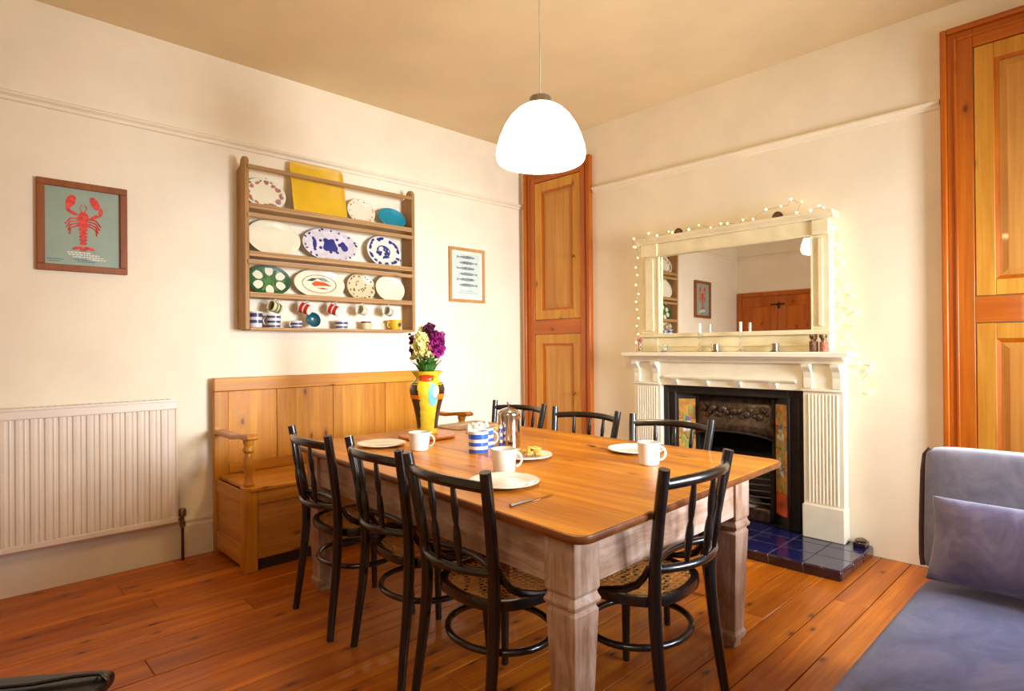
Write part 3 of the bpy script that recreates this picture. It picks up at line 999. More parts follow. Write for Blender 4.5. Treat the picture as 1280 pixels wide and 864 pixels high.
# seat
obj('seat_lid', MB().box(-hw + .03, hw - .03, -hd - .012, hd - .041, S - .024, S), 'bench_x', bench, bevel=.005)
obj('back_bottom_rail', MB().box(-hw + .086, hw - .086, hd - .044, hd - .031, S + .001, S + .07), 'bench_x', bench, bevel=.003)
# box front and its frame
for a, b in ((.07, .15), (S - .10, S - .025)):
    obj('front_rail', MB().box(-hw + .075, hw - .075, -hd, -hd + .024, a, b), 'bench_x', bench, bevel=.003)
for xx in (-.3, .27):
    obj('front_muntin', MB().box(xx, xx + .08, -hd, -hd + .024, .1501, S - .1001), 'bench', bench, bevel=.003)
for a, b in ((-hw + .075, -.3), (-.22, .27), (.35, hw - .075)):
    obj('front_panel', MB().box(a, b, -hd + .012, -hd + .022, .15, S - .10), 'bench_x', bench, smooth=False)
obj('plinth', MB().box(-hw + .075, hw - .075, -hd + .026, -hd + .04, .0, .068), 'gap', bench, smooth=False)
# ends with posts and arms
for sg in (-1, 1):
    def X(u):  # u measured inwards from the end
        return (-hw + u) if sg < 0 else (hw - u)
    x0_, x1_ = sorted((X(0), X(.075)))
    xm = (x0_ + x1_) / 2
    pst = MB()
    def sq(h_, z, c=xm, cy=-hd + .0375):
        return [(c - h_, cy - h_, z), (c + h_, cy - h_, z), (c + h_, cy + h_, z), (c - h_, cy + h_, z)]
    obj('corner_post', MB().box(x0_, x1_, -hd, -hd + .075, 0, S + .005), 'bench', bench, bevel=.005)
    tp = MB().lathe([(.030, 0), (.034, .012), (.026, .03), (.022, .06), (.030, .10), (.033, .13), (.024, .17), (.020, .19), (.032, .205), (.032, .22), (.022, .235), (.030, .25), (.030, .272)], 16, (xm, -hd + .0375, S + .005))
    obj('turned_arm_post', tp, 'bench', bench)
    # flat curved arm
    arm = []
    zz = .765
    prof_ = [(-hd - .055, zz + .020), (-hd - .03, zz + .032), (-hd + .09, zz + .022), (-.05, zz + .006), (hd - .041, zz + .012),
             (hd - .041, zz - .016), (-.05, zz - .020), (-hd + .09, zz - .004), (-hd - .03, zz - .003), (-hd - .055, zz + .004)]
    a0, a1 = sorted((X(-.004), X(.062)))
    obj('arm', MB().prism(prof_, a0, a1, 'yz'), 'bench_y', bench, bevel=.006)
    for a, b in ((.03, .15), (S - .10, S - .025)):
        e0, e1 = sorted((X(0.004), X(.026)))
        obj('end_rail', MB().box(e0, e1, -hd + .0755, hd - .041, a, b), 'bench_y', bench, bevel=.003)
    e0, e1 = sorted((X(.012), X(.022)))
    obj('end_panel', MB().box(e0, e1, -hd + .0755, hd - .041, .15, S - .10), 'bench_y', bench, smooth=False)

# ------------------------------------------------------------------ fireplace surround
HZ = 0.06
ms = thing('mantelpiece', 'cream painted mantelpiece with fluted pilasters around the black grate', 'fireplace', (XR, 1.98, 0))
cy = 1.98
obj('mantel_shelf', MB().box(-.185, -.002, 1.165 - cy, 2.795 - cy, 1.202, 1.236), 'surround', ms, bevel=.006)
obj('shelf_moulding', MB().prism([(-.002, 1.160), (-.11, 1.160), (-.115, 1.175), (-.15, 1.19), (-.16, 1.2015), (-.002, 1.2015)], 1.205 - cy, 2.755 - cy, 'xz'), 'surround', ms, angle=20)
obj('frieze', MB().box(-.085, -.002, 1.46 - cy, 2.50 - cy, .985, 1.159), 'surround', ms, bevel=.002)
obj('frieze_moulding', MB().prism([(-.085, 1.03), (-.10, 1.034), (-.108, 1.046), (-.100, 1.052), (-.085, 1.056)], 1.50 - cy, 2.46 - cy, 'xz'), 'surround', ms, angle=20)
for k in range(4):
    yb = 1.62 + k * .243 - cy
    obj('frieze_bracket', MB().prism([(-.0855, .992), (-.092, .992), (-.112, 1.02), (-.118, 1.029), (-.0855, 1.029)], yb, yb + .05, 'xz'), 'surround', ms, angle=20)
for y0, y1 in ((1.222, 1.458), (2.502, 2.738)):
    a, b = y0 - cy, y1 - cy
    ms_p = obj('pilaster', MB().box(-.085, -.002, a, b, .27, .985), 'surround', ms, bevel=.002)
    n = 9
    wv = (b - a - .05) / n
    for k in range(n):
        c0 = a + .025 + k * wv
        obj('reed', MB().tube([(-.085, c0 + wv / 2, .285), (-.085, c0 + wv / 2, .965)], wv * .36, 8), 'surround', ms_p)
    obj('plinth_block', MB().box(-.105, -.002, a - .005, b + .005, HZ, .270), 'surround', ms, bevel=.005)
    obj('capital', MB().box(-.105, -.002, a - .004, b + .004, .9855, 1.0), 'surround', ms, bevel=.004)
    obj('corbel_block', MB().box(-.085, -.002, a, b, 1.0001, 1.1595), 'surround', ms, bevel=.002)
    cor = [(-.0851, 1.003), (-.098, 1.003), (-.104, 1.03), (-.100, 1.07), (-.112, 1.11), (-.142, 1.14), (-.15, 1.1595), (-.0851, 1.1595)]
    for c0 in (a + .008, b - .058):
        obj('corbel', MB().prism(cor, c0, c0 + .05, 'xz'), 'surround', ms, angle=20, bevel=.002)
# ------------------------------------------------------------------ cast iron insert
gi = thing('fireplace_grate', 'black cast iron fireplace insert with floral tile cheeks and arched hood', 'fireplace', (XR, cy, HZ))
XF = -.045
fo = MB()
oy0, oy1, oz = 1.462 - cy, 2.498 - cy, .92
iy0, iy1, iz = 1.60 - cy, 2.36 - cy, .845
fo.box(XF, -.002, oy0, iy0 - .03, 0, oz).box(XF, -.002, iy1 + .03, oy1, 0, oz).box(XF, -.002, iy0 - .03, iy1 + .03, iz + .02, oz)
obj('outer_frame', fo, 'iron', gi, bevel=.004)
be = MB()
for c0, c1, d0, d1 in ((oy0 + .03, oy0 + .045, 0, oz - .045), (oy1 - .045, oy1 - .03, 0, oz - .045), (oy0 + .045, oy1 - .045, oz - .045, oz - .03)):
    be.box(XF - .008, XF, c0, c1, d0, d1)
for c0, c1, d0, d1 in ((iy0 - .045, iy0 - .031, 0, iz + .035), (iy1 + .031, iy1 + .045, 0, iz + .035), (iy0 - .031, iy1 + .031, iz + .021, iz + .035)):
    be.box(XF - .012, XF, c0, c1, d0, d1)
obj('frame_beading', be, 'iron', gi, bevel=.004)
cwid, cdep = .118, .085
CH = {}
for sg, ye in ((1, iy1 + .028), (-1, iy0 - .028)):
    ya, yb = ye, ye - sg * cwid
    xa, xb = XF + .006, XF + .006 + cdep
    dirv = Vector((xb - xa, yb - ya, 0)).normalized()
    nrm = Vector((-abs(dirv.y), -sg * abs(dirv.x), 0)).normalized()
    L = sqrt(cwid ** 2 + cdep ** 2)
    base = Vector((xa, ya, 0))
    def Q(s, z, d=0):
        p = base + dirv * s + nrm * d
        return (p.x, p.y, z)
    def slab(s0, s1, z0, z1, d0, d1, inset=0.0):
        m_ = MB()
        A = [Q(s0, z0, d0), Q(s1, z0, d0), Q(s1, z1, d0), Q(s0, z1, d0)]
        i_ = inset
        B = [Q(s0 + i_, z0 + i_, d1), Q(s1 - i_, z0 + i_, d1), Q(s1 - i_, z1 - i_, d1), Q(s0 + i_, z1 - i_, d1)]
        return m_.ring_stack([A, B])
    cheek = obj('cheek', slab(0, L, .0, iz + .02, -.012, 0), 'iron', gi, smooth=False)
    zz = .075
    for k in range(5):
        mt = 'terracotta_tile' if k == 0 else ('orange_tile')
        tl = obj('tile', slab(.010, L - .012, zz, zz + .147, .0002, .005, .0015), mt, cheek, smooth=False)
        zz += .150
    # slip-trailed flowers running over the tiles
    for mt, lst in (('tile_green_leaf', [(.30, .28), (.62, .34), (.45, .42), (.30, .52), (.65, .56), (.5, .48), (.38, .68), (.66, .74), (.5, .62)]),
                    ('tile_white_flower', [(.5, .64), (.38, .60), (.62, .60), (.5, .40), (.40, .36), (.60, .44)]),
                    ('tile_violet', [(.5, .67), (.35, .38), (.66, .33)])):
        mm = MB()
        for u, v in lst:
            s0 = u * L
            r0 = .023 if mt != 'tile_green_leaf' else .019
            ring0, ring1 = [], []
            for j in range(9):
                t = 2 * pi * j / 9
                rr_ = r0 * (1.0 + .25 * cos(3 * t))
                hk = 1.9 if mt == 'tile_green_leaf' else 1.15
                ring0.append(Q(s0 + rr_ * cos(t), v + rr_ * hk * sin(t), .005))
                ring1.append(Q(s0 + rr_ * .8 * cos(t), v + rr_ * .8 * hk * sin(t), .0075))
            mm.ring_stack([ring0, ring1])
        o_ = obj('tile_flowers' if mt != 'tile_green_leaf' else 'tile_leaves', mm, mt, cheek, smooth=False)
    obj('cheek_bead', MB().tube([Q(L + .008, 0, .004), Q(L + .008, iz + .01, .004)], .012, 8), 'iron', gi)
xi = XF + .006 + cdep
ja, jb = iy0 - .028 + cwid, iy1 + .028 - cwid
# hood: bowed plate with an arched lower edge and cast relief
nn = 14
hood_v, hood_f = [], []
for i in range(nn + 1):
    t = i / nn
    yy = ja + (jb - ja) * t
    arch = .56 + .05 * sin(pi * t) ** .6
    bow = -.07 * sin(pi * t)
    for j in range(5):
        q = j / 4
        z = arch + (iz - arch) * q
        hood_v.append((xi - .015 + bow * (1 - q * .75) + .012 * q, yy, z))
for i in range(nn):
    for j in range(4):
        a = i * 5 + j
        hood_f.append((a, a + 1, a + 6, a + 5))
hood = obj('hood', MB().add(hood_v, hood_f), 'iron_hood', gi)
so = hood.modifiers.new('thickness', 'SOLIDIFY')
so.thickness = .008
rl = MB()
for i in range(19):
    t = (i + .5) / 19
    yy = ja + .03 + (jb - ja - .06) * t
    q = .5
    bow = -.07 * sin(pi * t) * (1 - q * .75)
    rl.sphere((xi - .022 + bow, yy, .72 + .028 * sin(i * 1.9) + .02), .015 + .006 * (i % 3), 8, 5, (.5, 1, 1))
obj('cast_relief', rl, 'iron_hood', hood)
obj('hood_rim', MB().tube([(xi - .018 - .07 * sin(pi * i / 14), ja + (jb - ja) * i / 14, .56 + .05 * sin(pi * i / 14) ** .6) for i in range(15)], .008, 6), 'iron', hood)
# firebox behind
fb = MB()
X2 = .34
fb.box(xi + .0, X2, ja - .03, ja, 0, iz).box(xi, X2, jb, jb + .03, 0, iz).box(X2, X2 + .03, ja - .03, jb + .03, 0, iz).box(xi - .02, X2 + .03, ja - .03, jb + .03, iz, iz + .02)
fb.box(XF + .01, X2 + .03, ja - .12, jb + .12, -.03, -.0005)
obj('firebox', fb, 'soot', gi, smooth=False)
obj('firebrick', MB().box(xi + .15, X2 - .002, ja + .03, jb - .03, .12, .44), 'firebrick', gi, bevel=.02)
# grate bars, basket and ash
for k in range(6):
    zb = .13 + k * .042
    obj('grate_bar', MB().tube([(xi - .02 - .055 * sin(pi * i / 10), ja + .01 + (jb - ja - .02) * i / 10, zb) for i in range(11)], .0075, 6), 'iron', gi)
for sg in (ja + .012, jb - .012):
    obj('grate_upright', MB().box(xi - .035, xi - .015, sg - .012, sg + .012, .02, .42), 'iron', gi, bevel=.003)
obj('grate_cresting', MB().box(xi - .085, xi - .07, -.16, .16, .345, .385).sphere((xi - .078, 0, .39), .025, 8, 6, (.4, 1, 1)), 'iron_hood', gi, bevel=.004)
obj('ash', MB().lathe([(.001, .0), (.18, 0), (.14, .03), (.08, .045), (.001, .05)], 16, (xi + .02, 0, .10)), 'ash', gi)
obj('ash_cover', MB().box(xi - .05, xi + .13, ja + .02, jb - .02, 0, .10), 'iron_hood', gi, bevel=.015)

# ------------------------------------------------------------------ hearth of glazed tiles
hx0, hx1, hy0, hy1 = 3.49, XR - .002, 1.09, 2.86
he = thing('hearth', 'raised hearth of dark blue glazed tiles in front of the grate', 'hearth', (0, 0, 0))
obj('mortar_bed', MB().box(hx0 + .004, hx1, hy0 + .004, hy1 - .004, 0, HZ - .004), 'mortar', he, smooth=False)
n = 9
tw_ = (hy1 - hy0) / n
for j in range(n):
    ya, yb = hy0 + j * tw_, hy0 + (j + 1) * tw_
    obj('kerb_tile', MB().box(hx0, hx0 + .008, ya + .003, yb - .003, .003, HZ - .005), 'kerb_tile', he, bevel=.002, seg=1)
    xs = [hx0 + .001, hx0 + .19, hx0 + .38, hx1 - .002]
    for a, b in zip(xs[:-1], xs[1:]):
        obj('hearth_tile', MB().box(a + .002, b - .002, ya + .003, yb - .003, HZ - .008, HZ), 'blue_tile', he, bevel=.002, seg=1)
for j in range(3):
    xs = [hx0 + .001, hx0 + .19, hx0 + .38, hx1 - .002]
    obj('kerb_tile', MB().box(xs[j] + .009, xs[j + 1] - .003, hy0 - .001, hy0 + .007, .003, HZ - .0085), 'kerb_tile', he, bevel=.002, seg=1)
st_ = thing('hearth_block', 'small dark glazed block at the right rear corner of the hearth', 'tile', (4.015, 1.142, HZ))
obj('block', MB().box(-.04, .04, -.035, .035, 0, .03), 'kerb_tile', st_, bevel=.006)
obj('block_top', MB().lathe([(.001, 0), (.03, 0), (.034, .008), (.02, .016), (.001, .014)], 14, (0, 0, .03)), 'pewter', st_)

# ------------------------------------------------------------------ overmantel mirror
om = thing('overmantel_mirror', 'wide cream overmantel mirror with cornice standing on the mantelshelf', 'mirror', (XR, cy, 1.2365))
Z = 1.2365
F = -.09
my0, my1, mz0, mz1 = 1.392 - cy, 2.513 - cy, 1.375 - Z, 1.968 - Z
fy0, fy1 = 1.292 - cy, 2.655 - cy
mg_c = Vector((F + .0205, (my0 + my1) / 2, (mz0 + mz1) / 2))
mg_w, mg_h = (my1 - my0) / 2 + .004, (mz1 - mz0) / 2 + .004
mg = obj('mirror_glass', MB().box(-.002, .002, -mg_w, mg_w, -mg_h, mg_h), 'mirror', om, smooth=False, loc=mg_c)
mg.rotation_euler = (0, radians(.55), radians(-.45))
obj('backing', MB().box(F + .027, -.002, fy0, fy1, 0, 2.09 - Z), 'overmantel', om, smooth=False)
obj('base_panel', MB().box(F, F + .0265, my0, my1, 0, mz0 - .03), 'overmantel', om, bevel=.003)
obj('ledge', MB().box(F - .022, F + .0265, fy0 - .01, fy1 + .01, mz0 - .0299, mz0), 'overmantel', om, bevel=.005)
obj('base_bead', MB().box(F - .008, F, my0, my1, .035, .05), 'overmantel', om, bevel=.003)
for a, b in ((fy0, my0), (my1, fy1)):
    obj('side_pilaster', MB().box(F - .004, F + .0265, a, b, mz0 + .0001, mz1 + .0), 'overmantel', om, bevel=.004)
    obj('pilaster_foot', MB().box(F - .006, F + .0265, a, b, 0, mz0 - .03), 'overmantel', om, bevel=.004)
    obj('pilaster_bead', MB().box(F - .016, F - .004, a + .035, b - .035, mz0 + .02, mz1 - .02), 'overmantel', om, bevel=.005)
    obj('pilaster_cap', MB().box(F - .016, F + .0265, a, b, mz1 + .0001, 2.065 - Z), 'overmantel', om, bevel=.004)
obj('architrave', MB().box(F - .001, F + .0265, my0, my1, mz1 + .0001, 2.065 - Z), 'overmantel', om, bevel=.003)
obj('inner_bead', MB().box(F - .008, F + .019, my0, my1, mz1 - .001, mz1 + .010).box(F - .008, F + .019, my0 - .001, my0 + .010, mz0, mz1 - .001).box(F - .008, F + .019, my1 - .010, my1 + .001, mz0, mz1 - .001), 'overmantel', om, bevel=.003)
zc = 2.065 - Z
obj('cornice', MB().prism([(-.002, zc), (F - .018, zc), (F - .022, zc + .012), (F - .045, zc + .03), (F - .05, zc + .047), (-.002, zc + .047)], fy0 - .03, fy1 + .03, 'xz'), 'overmantel', om, angle=20)

# things on the mantelshelf
MZ = 1.2365
MX = 3.925
for k, (yy, lb) in enumerate(((2.14, 'slender glass candlestick with a white candle, left one on the mantelshelf'), (1.838, 'slender glass candlestick with a white candle, right one on the mantelshelf'))):
    cs = thing('candlestick', lb, 'candlestick', (MX, yy, MZ), group='candlesticks on the mantelshelf')
    obj('stem', MB().lathe([(.001, 0), (.028, 0), (.028, .006), (.010, .014), (.006, .03), (.012, .045), (.006, .06), (.005, .105), (.012, .118), (.014, .135), (.001, .134)], 16), 'glass', cs)
    obj('candle', MB().lathe([(.001, 0), (.0095, 0), (.0095, .066), (.007, .069), (.001, .068)], 14, (0, 0, .135)), 'wax', cs)
    obj('wick', MB().tube([(0, 0, .202), (.001, 0, .212)], .001, 5), 'soot', cs)
for k, (yy, lb) in enumerate(((2.43, 'low glass tealight holder beside the left brush pot'), (2.02, 'silver tealight cup between the two candlesticks'), (1.61, 'silver tealight cup on a saucer right of the candlesticks'))):
    th_ = thing('tealight_holder', lb, 'candle holder', (MX, yy, MZ), group='tealight holders on the mantelshelf')
    obj('holder', MB().lathe([(.001, 0), (.022, 0), (.026, .004), (.028, .048), (.026, .05), (.022, .048), (.020, .008), (.001, .007)], 20, (0, 0, .004)), 'glass' if k == 0 else 'chrome', th_)
    obj('tealight', MB().lathe([(.001, 0), (.018, 0), (.018, .018), (.001, .017)], 16, (0, 0, .012)), 'wax', th_)
    obj('saucer', MB().lathe([(.001, 0), (.026, 0), (.034, .003), (.034, .005), (.001, .0035)], 20), 'pewter' if k else 'glass', th_)


def jar_of_sticks(label, yy, r, h, jm, sm, hm, n, seed, sh):
    rj = random.Random(seed)
    j = thing('pot', label, 'pot', (MX + .005, yy, MZ))
    obj('jar', MB().lathe([(.001, 0), (r * .9, 0), (r, .006), (r, h), (r - .004, h), (r - .004, .01), (.001, .008)], 18), jm, j)
    bun = tag(thing('dried_flower_bunch', 'dried seed heads standing in the ' + label.split(',')[0], 'dried flowers', (MX + .005, yy, MZ + .009)))
    for i in range(n):
        a = rj.uniform(0, 2 * pi)
        b0, b1 = rj.uniform(0, r * .5), rj.uniform(r * .4, r * .85)
        z = sh * rj.uniform(.8, 1.05)
        obj('stalk', MB().tube([(b0 * cos(a), b0 * sin(a), 0), (b1 * cos(a), b1 * sin(a), z)], .0016, 5), sm, bun)
        obj('seed_head', MB().sphere((b1 * cos(a), b1 * sin(a), z), rj.uniform(.006, .010), 7, 5, (1, 1, 1.4)), hm, bun)
    return j


jar_of_sticks('small glass pot, left end of the mantelshelf', 2.655, .023, .06, 'glass', 'pink_dry', 'pink_dry', 9, 1, .095)
jar_of_sticks('brown ridged pot, right end of the mantelshelf', 1.372, .025, .065, 'dry', 'dry', 'dry', 10, 2, .085)
jar_of_sticks('pinkish pot, rightmost on the mantelshelf', 1.312, .024, .06, 'pink_dry', 'dry', 'dry', 10, 4, .085)
for yy, lb in ((2.315, 'small brown shell ornament on the cornice, left one'), (1.592, 'small brown shell ornament on the cornice, right one')):
    sh_ = thing('shell_ornament', lb, 'ornament', (3.955, yy, 2.1125), group='shell ornaments on the mirror cornice')
    obj('shell', MB().sphere((0, 0, .012), .026, 12, 8, (.7, 1.25, .85)), 'dry', sh_)
    obj('shell_arch', MB().tube([(-.012, .03 * cos(t), .032 * sin(t) + .002) for t in [pi * i / 8 for i in range(9)]], .005, 6), 'filling', sh_)

# ------------------------------------------------------------------ fairy lights
fairy = thing('fairy_lights', 'warm white fairy light string draped over and down beside the mirror', 'fairy lights', (0, 0, 0))
right = [(1.285, 2.01), (1.269, 1.912), (1.257, 1.88), (1.305, 1.833), (1.241, 1.788), (1.29, 1.755), (1.33, 1.712), (1.296, 1.70), (1.219, 1.647), (1.266, 1.607), (1.300, 1.623), (1.185, 1.582),
         (1.249, 1.548), (1.31, 1.52), (1.20, 1.50), (1.169, 1.475), (1.153, 1.482), (1.244, 1.447), (1.273, 1.41), (1.187, 1.407), (1.216, 1.333), (1.245, 1.283), (1.211, 1.255), (1.177, 1.269)]
tail = [(1.189, 1.157), (1.15, 1.158), (1.084, 1.158), (1.10, 1.12), (1.145, 1.046), (1.150, .99), (1.096, .989)]
top = [(2.70, 2.125), (2.62, 2.165), (2.52, 2.13), (2.43, 2.15), (2.36, 2.125), (2.25, 2.135), (2.18, 2.16), (2.10, 2.13), (2.0, 2.14), (1.93, 2.125), (1.86, 2.15), (1.77, 2.135), (1.69, 2.19), (1.60, 2.20), (1.52, 2.225), (1.46, 2.20), (1.50, 2.14), (1.40, 2.13), (1.33, 2.14)]
leftp = [(2.70, 2.06), (2.685, 1.976), (2.70, 1.90), (2.69, 1.84), (2.70, 1.763), (2.682, 1.69), (2.70, 1.63), (2.695, 1.57), (2.68, 1.50), (2.70, 1.44), (2.682, 1.375), (2.705, 1.31)]


def string(seq, xf, seed):
    rj = random.Random(seed)
    P = [Vector((xf(k, yy, zz), yy, zz)) for k, (yy, zz) in enumerate(seq)]
    path = []
    for a, b in zip(P[:-1], P[1:]):
        mid_ = (a + b) / 2 + Vector((0, rj.uniform(-.02, .02), rj.uniform(-.02, .01)))
        path += [a, mid_]
    path.append(P[-1])
    obj('cable', MB().tube(path, .0013, 5), 'cable', fairy)
    for p_ in P:
        obj('bulb', MB().sphere(tuple(p_ + Vector((-.003, 0, 0))), rj.uniform(.0045, .0075), 6, 4), 'bulb', fairy)


string(leftp[::-1], lambda k, y, z: 3.968 - (.006 if k % 2 else 0), 1)
string([leftp[0]] + top, lambda k, y, z: 3.94 if z < 2.13 else 3.985 + .02 * (k % 3), 2)
string([top[-1]] + right, lambda k, y, z: 3.93 if k == 0 else XR - .012, 3)
string([right[-1]] + tail, lambda k, y, z: XR - .012 if y < 1.16 else (3.87 if z < 1.17 and y > 1.16 else XR - .02), 4)

# ------------------------------------------------------------------ pendant lamp
pd = thing('pendant_lamp', 'glowing white opal glass dome pendant hanging over the table', 'ceiling light', (LAMP[0], LAMP[1], LAMP[2]))
R0, Hs = .206, .262
prof_o = [(.055, Hs), (.080, Hs - .007), (.108, Hs - .025), (.138, Hs - .055), (.166, Hs - .098), (.187, Hs - .145), (.201, Hs - .19), (.206, .040), (.204, .018), (.198, .005), (.190, 0.0)]
prof_i = [(.185, .003), (.196, .022), (.198, .042), (.193, Hs - .19), (.179, Hs - .147), (.158, Hs - .102), (.13, Hs - .061), (.10, Hs - .031), (.055, Hs - .008)]
KL = 1.05
Hs *= KL
rings = [[(r * KL * cos(2 * pi * j / 48), r * KL * sin(2 * pi * j / 48), z * KL) for j in range(48)] for r, z in prof_o + prof_i]
obj('shade', MB().ring_stack(rings, caps=False), 'opal', pd)
obj('fitting', MB().lathe([(.001, Hs - .012), (.05, Hs - .012), (.053, Hs + .004), (.053, Hs + .034), (.048, Hs + .04), (.016, Hs + .044), (.012, Hs + .055), (.001, Hs + .055)], 24), 'steel', pd)
zc_ = H - LAMP[2]
obj('flex', MB().tube([(0, 0, Hs + .05), (0, 0, zc_ - .03)], .0032, 8), 'white_flex', pd)
obj('ceiling_rose', MB().lathe([(.008, zc_ - .045), (.045, zc_ - .03), (.05, zc_ - .001), (.001, zc_ - .0008)], 24), 'ceramic', pd)
obj('lamp_bulb', MB().sphere((0, 0, .17), .03, 12, 8), 'opal', pd)

# ------------------------------------------------------------------ dining table
TZ = 0.76
tb = thing('dining_table', 'large pine dining table with orange waxed top and whitewashed square legs', 'table', (0, 0, 0))
TQ = [(1.256, 1.042), (2.745, 1.095), (2.775, 3.225), (1.400, 3.20)]


def lerp(a, b, t):
    return (a[0] + (b[0] - a[0]) * t, a[1] + (b[1] - a[1]) * t)


def rounded_end(u0, u1, v0, v1, r0, r1):
    """plank between fractions u0..u1 of the table's width; r0 / r1 round its two outer corners"""
    def P(u, v):
        return lerp(lerp(TQ[0], TQ[1], u), lerp(TQ[3], TQ[2], u), v)
    pts = []
    W, L = 1.5, 2.15
    def corner(u, v, su, sv, r):
        if not r:
            pts.append(P(u, v))
            return
        arc = []
        for q in range(6):
            t = pi / 2 * q / 5
            arc.append(P(u + su * r * (1 - sin(t)) / W, v + sv * r * (1 - cos(t)) / L))
        return arc
    out = []
    for (u, v, su, sv, r, rev) in ((u0, v0, 1, 1, r0, False), (u1, v0, -1, 1, r1, True), (u1, v1, -1, -1, r1, False), (u0, v1, 1, -1, r0, True)):
        if r:
            arc = []
            for q in range(6):
                t = pi / 2 * q / 5
                arc.append(P(u + su * r * (1 - cos(t)) / W, v + sv * r * (1 - sin(t)) / L))
            out += arc if not rev else arc[::-1]
        else:
            out.append(P(u, v))
    return out


def edge_ring(z_, k_):
    pts = rounded_end(0, 1, 0, 1, .055, .055)
    cx_, cy2 = sum(p[0] for p in pts) / len(pts), sum(p[1] for p in pts) / len(pts)
    return [(p[0] + (k_ if p[0] > cx_ else -k_), p[1] + (k_ if p[1] > cy2 else -k_), z_) for p in pts]


obj('top_edge', MB().ring_stack([edge_ring(TZ - .0015, -.001), edge_ring(TZ - .003, .0045), edge_ring(TZ - .010, .0065), edge_ring(TZ - .020, .0055), edge_ring(TZ - .027, .001), edge_ring(TZ - .0275, -.02), edge_ring(TZ - .0265, -.02)], caps=False), 'table_edge', tb)
us = [0, .195, .385, .60, .80, 1.0]
for k in range(5):
    g_ = .0007
    pts = rounded_end(us[k] + (g_ if k else 0), us[k + 1] - (g_ if k < 4 else 0), 0, 1, .055 if k == 0 else 0, .055 if k == 4 else 0)
    obj('top_board', MB().prism(pts, TZ - .026, TZ), 'table_top', tb, bevel=.0012, seg=1)


def table_leg(x, y, sx, sy):
    mb = MB()
    w = .060
    cx, cy_ = x + sx * w, y + sy * w
    def sq(h_, z):
        return [(cx - h_, cy_ - h_, z), (cx + h_, cy_ - h_, z), (cx + h_, cy_ + h_, z), (cx - h_, cy_ + h_, z)]
    rings = [sq(.030, 0), sq(.032, .03), sq(.042, .034), sq(.048, .05), sq(.048, .062), sq(.040, .075), sq(.041, .085), sq(.057, .485), sq(.057, .493), sq(.052, .497), sq(.052, .505), sq(.061, .513), sq(.063, .522), sq(.057, .534), sq(.054, .544), sq(w, .556), sq(w, TZ - .027)]
    mb.ring_stack(rings)
    return obj('leg', mb, 'whitewash', tb, bevel=.003, angle=25)


lx0, lx1, ly0, ly1 = 1.318, 2.50, 1.118, 3.06
table_leg(lx0, ly0, 1, 1)
table_leg(lx1, ly0 + .022, -1, 1)
table_leg(1.415, ly1, 1, -1)
table_leg(2.62, ly1, -1, -1)
z0, z1 = .565, TZ - .027


def apron(a, b, inward):
    a, b, inw = Vector(a), Vector(b), Vector(inward) * .024
    mb = MB()
    mb.ring_stack([[(a.x, a.y, z0), (b.x, b.y, z0), (b.x, b.y, z1), (a.x, a.y, z1)], [(a.x + inw.x, a.y + inw.y, z0), (b.x + inw.x, b.y + inw.y, z0), (b.x + inw.x, b.y + inw.y, z1), (a.x + inw.x, a.y + inw.y, z1)]])
    return obj('apron', mb, 'whitewash_x' if abs(b.x - a.x) > abs(b.y - a.y) else 'whitewash_y', tb, bevel=.002)


apron((lx0 + .118, ly0 + .014), (lx1 - .118, ly0 + .034), (0, 1))
apron((lx0 + .014, ly0 + .118), (1.429, ly1 - .118), (1, 0))
apron((lx1 - .014, ly0 + .138), (2.606, ly1 - .118), (-1, 0))
apron((1.533, ly1 - .014), (2.502, ly1 - .014), (0, -1))

# ------------------------------------------------------------------ bentwood chairs with cane seats
HC = .902


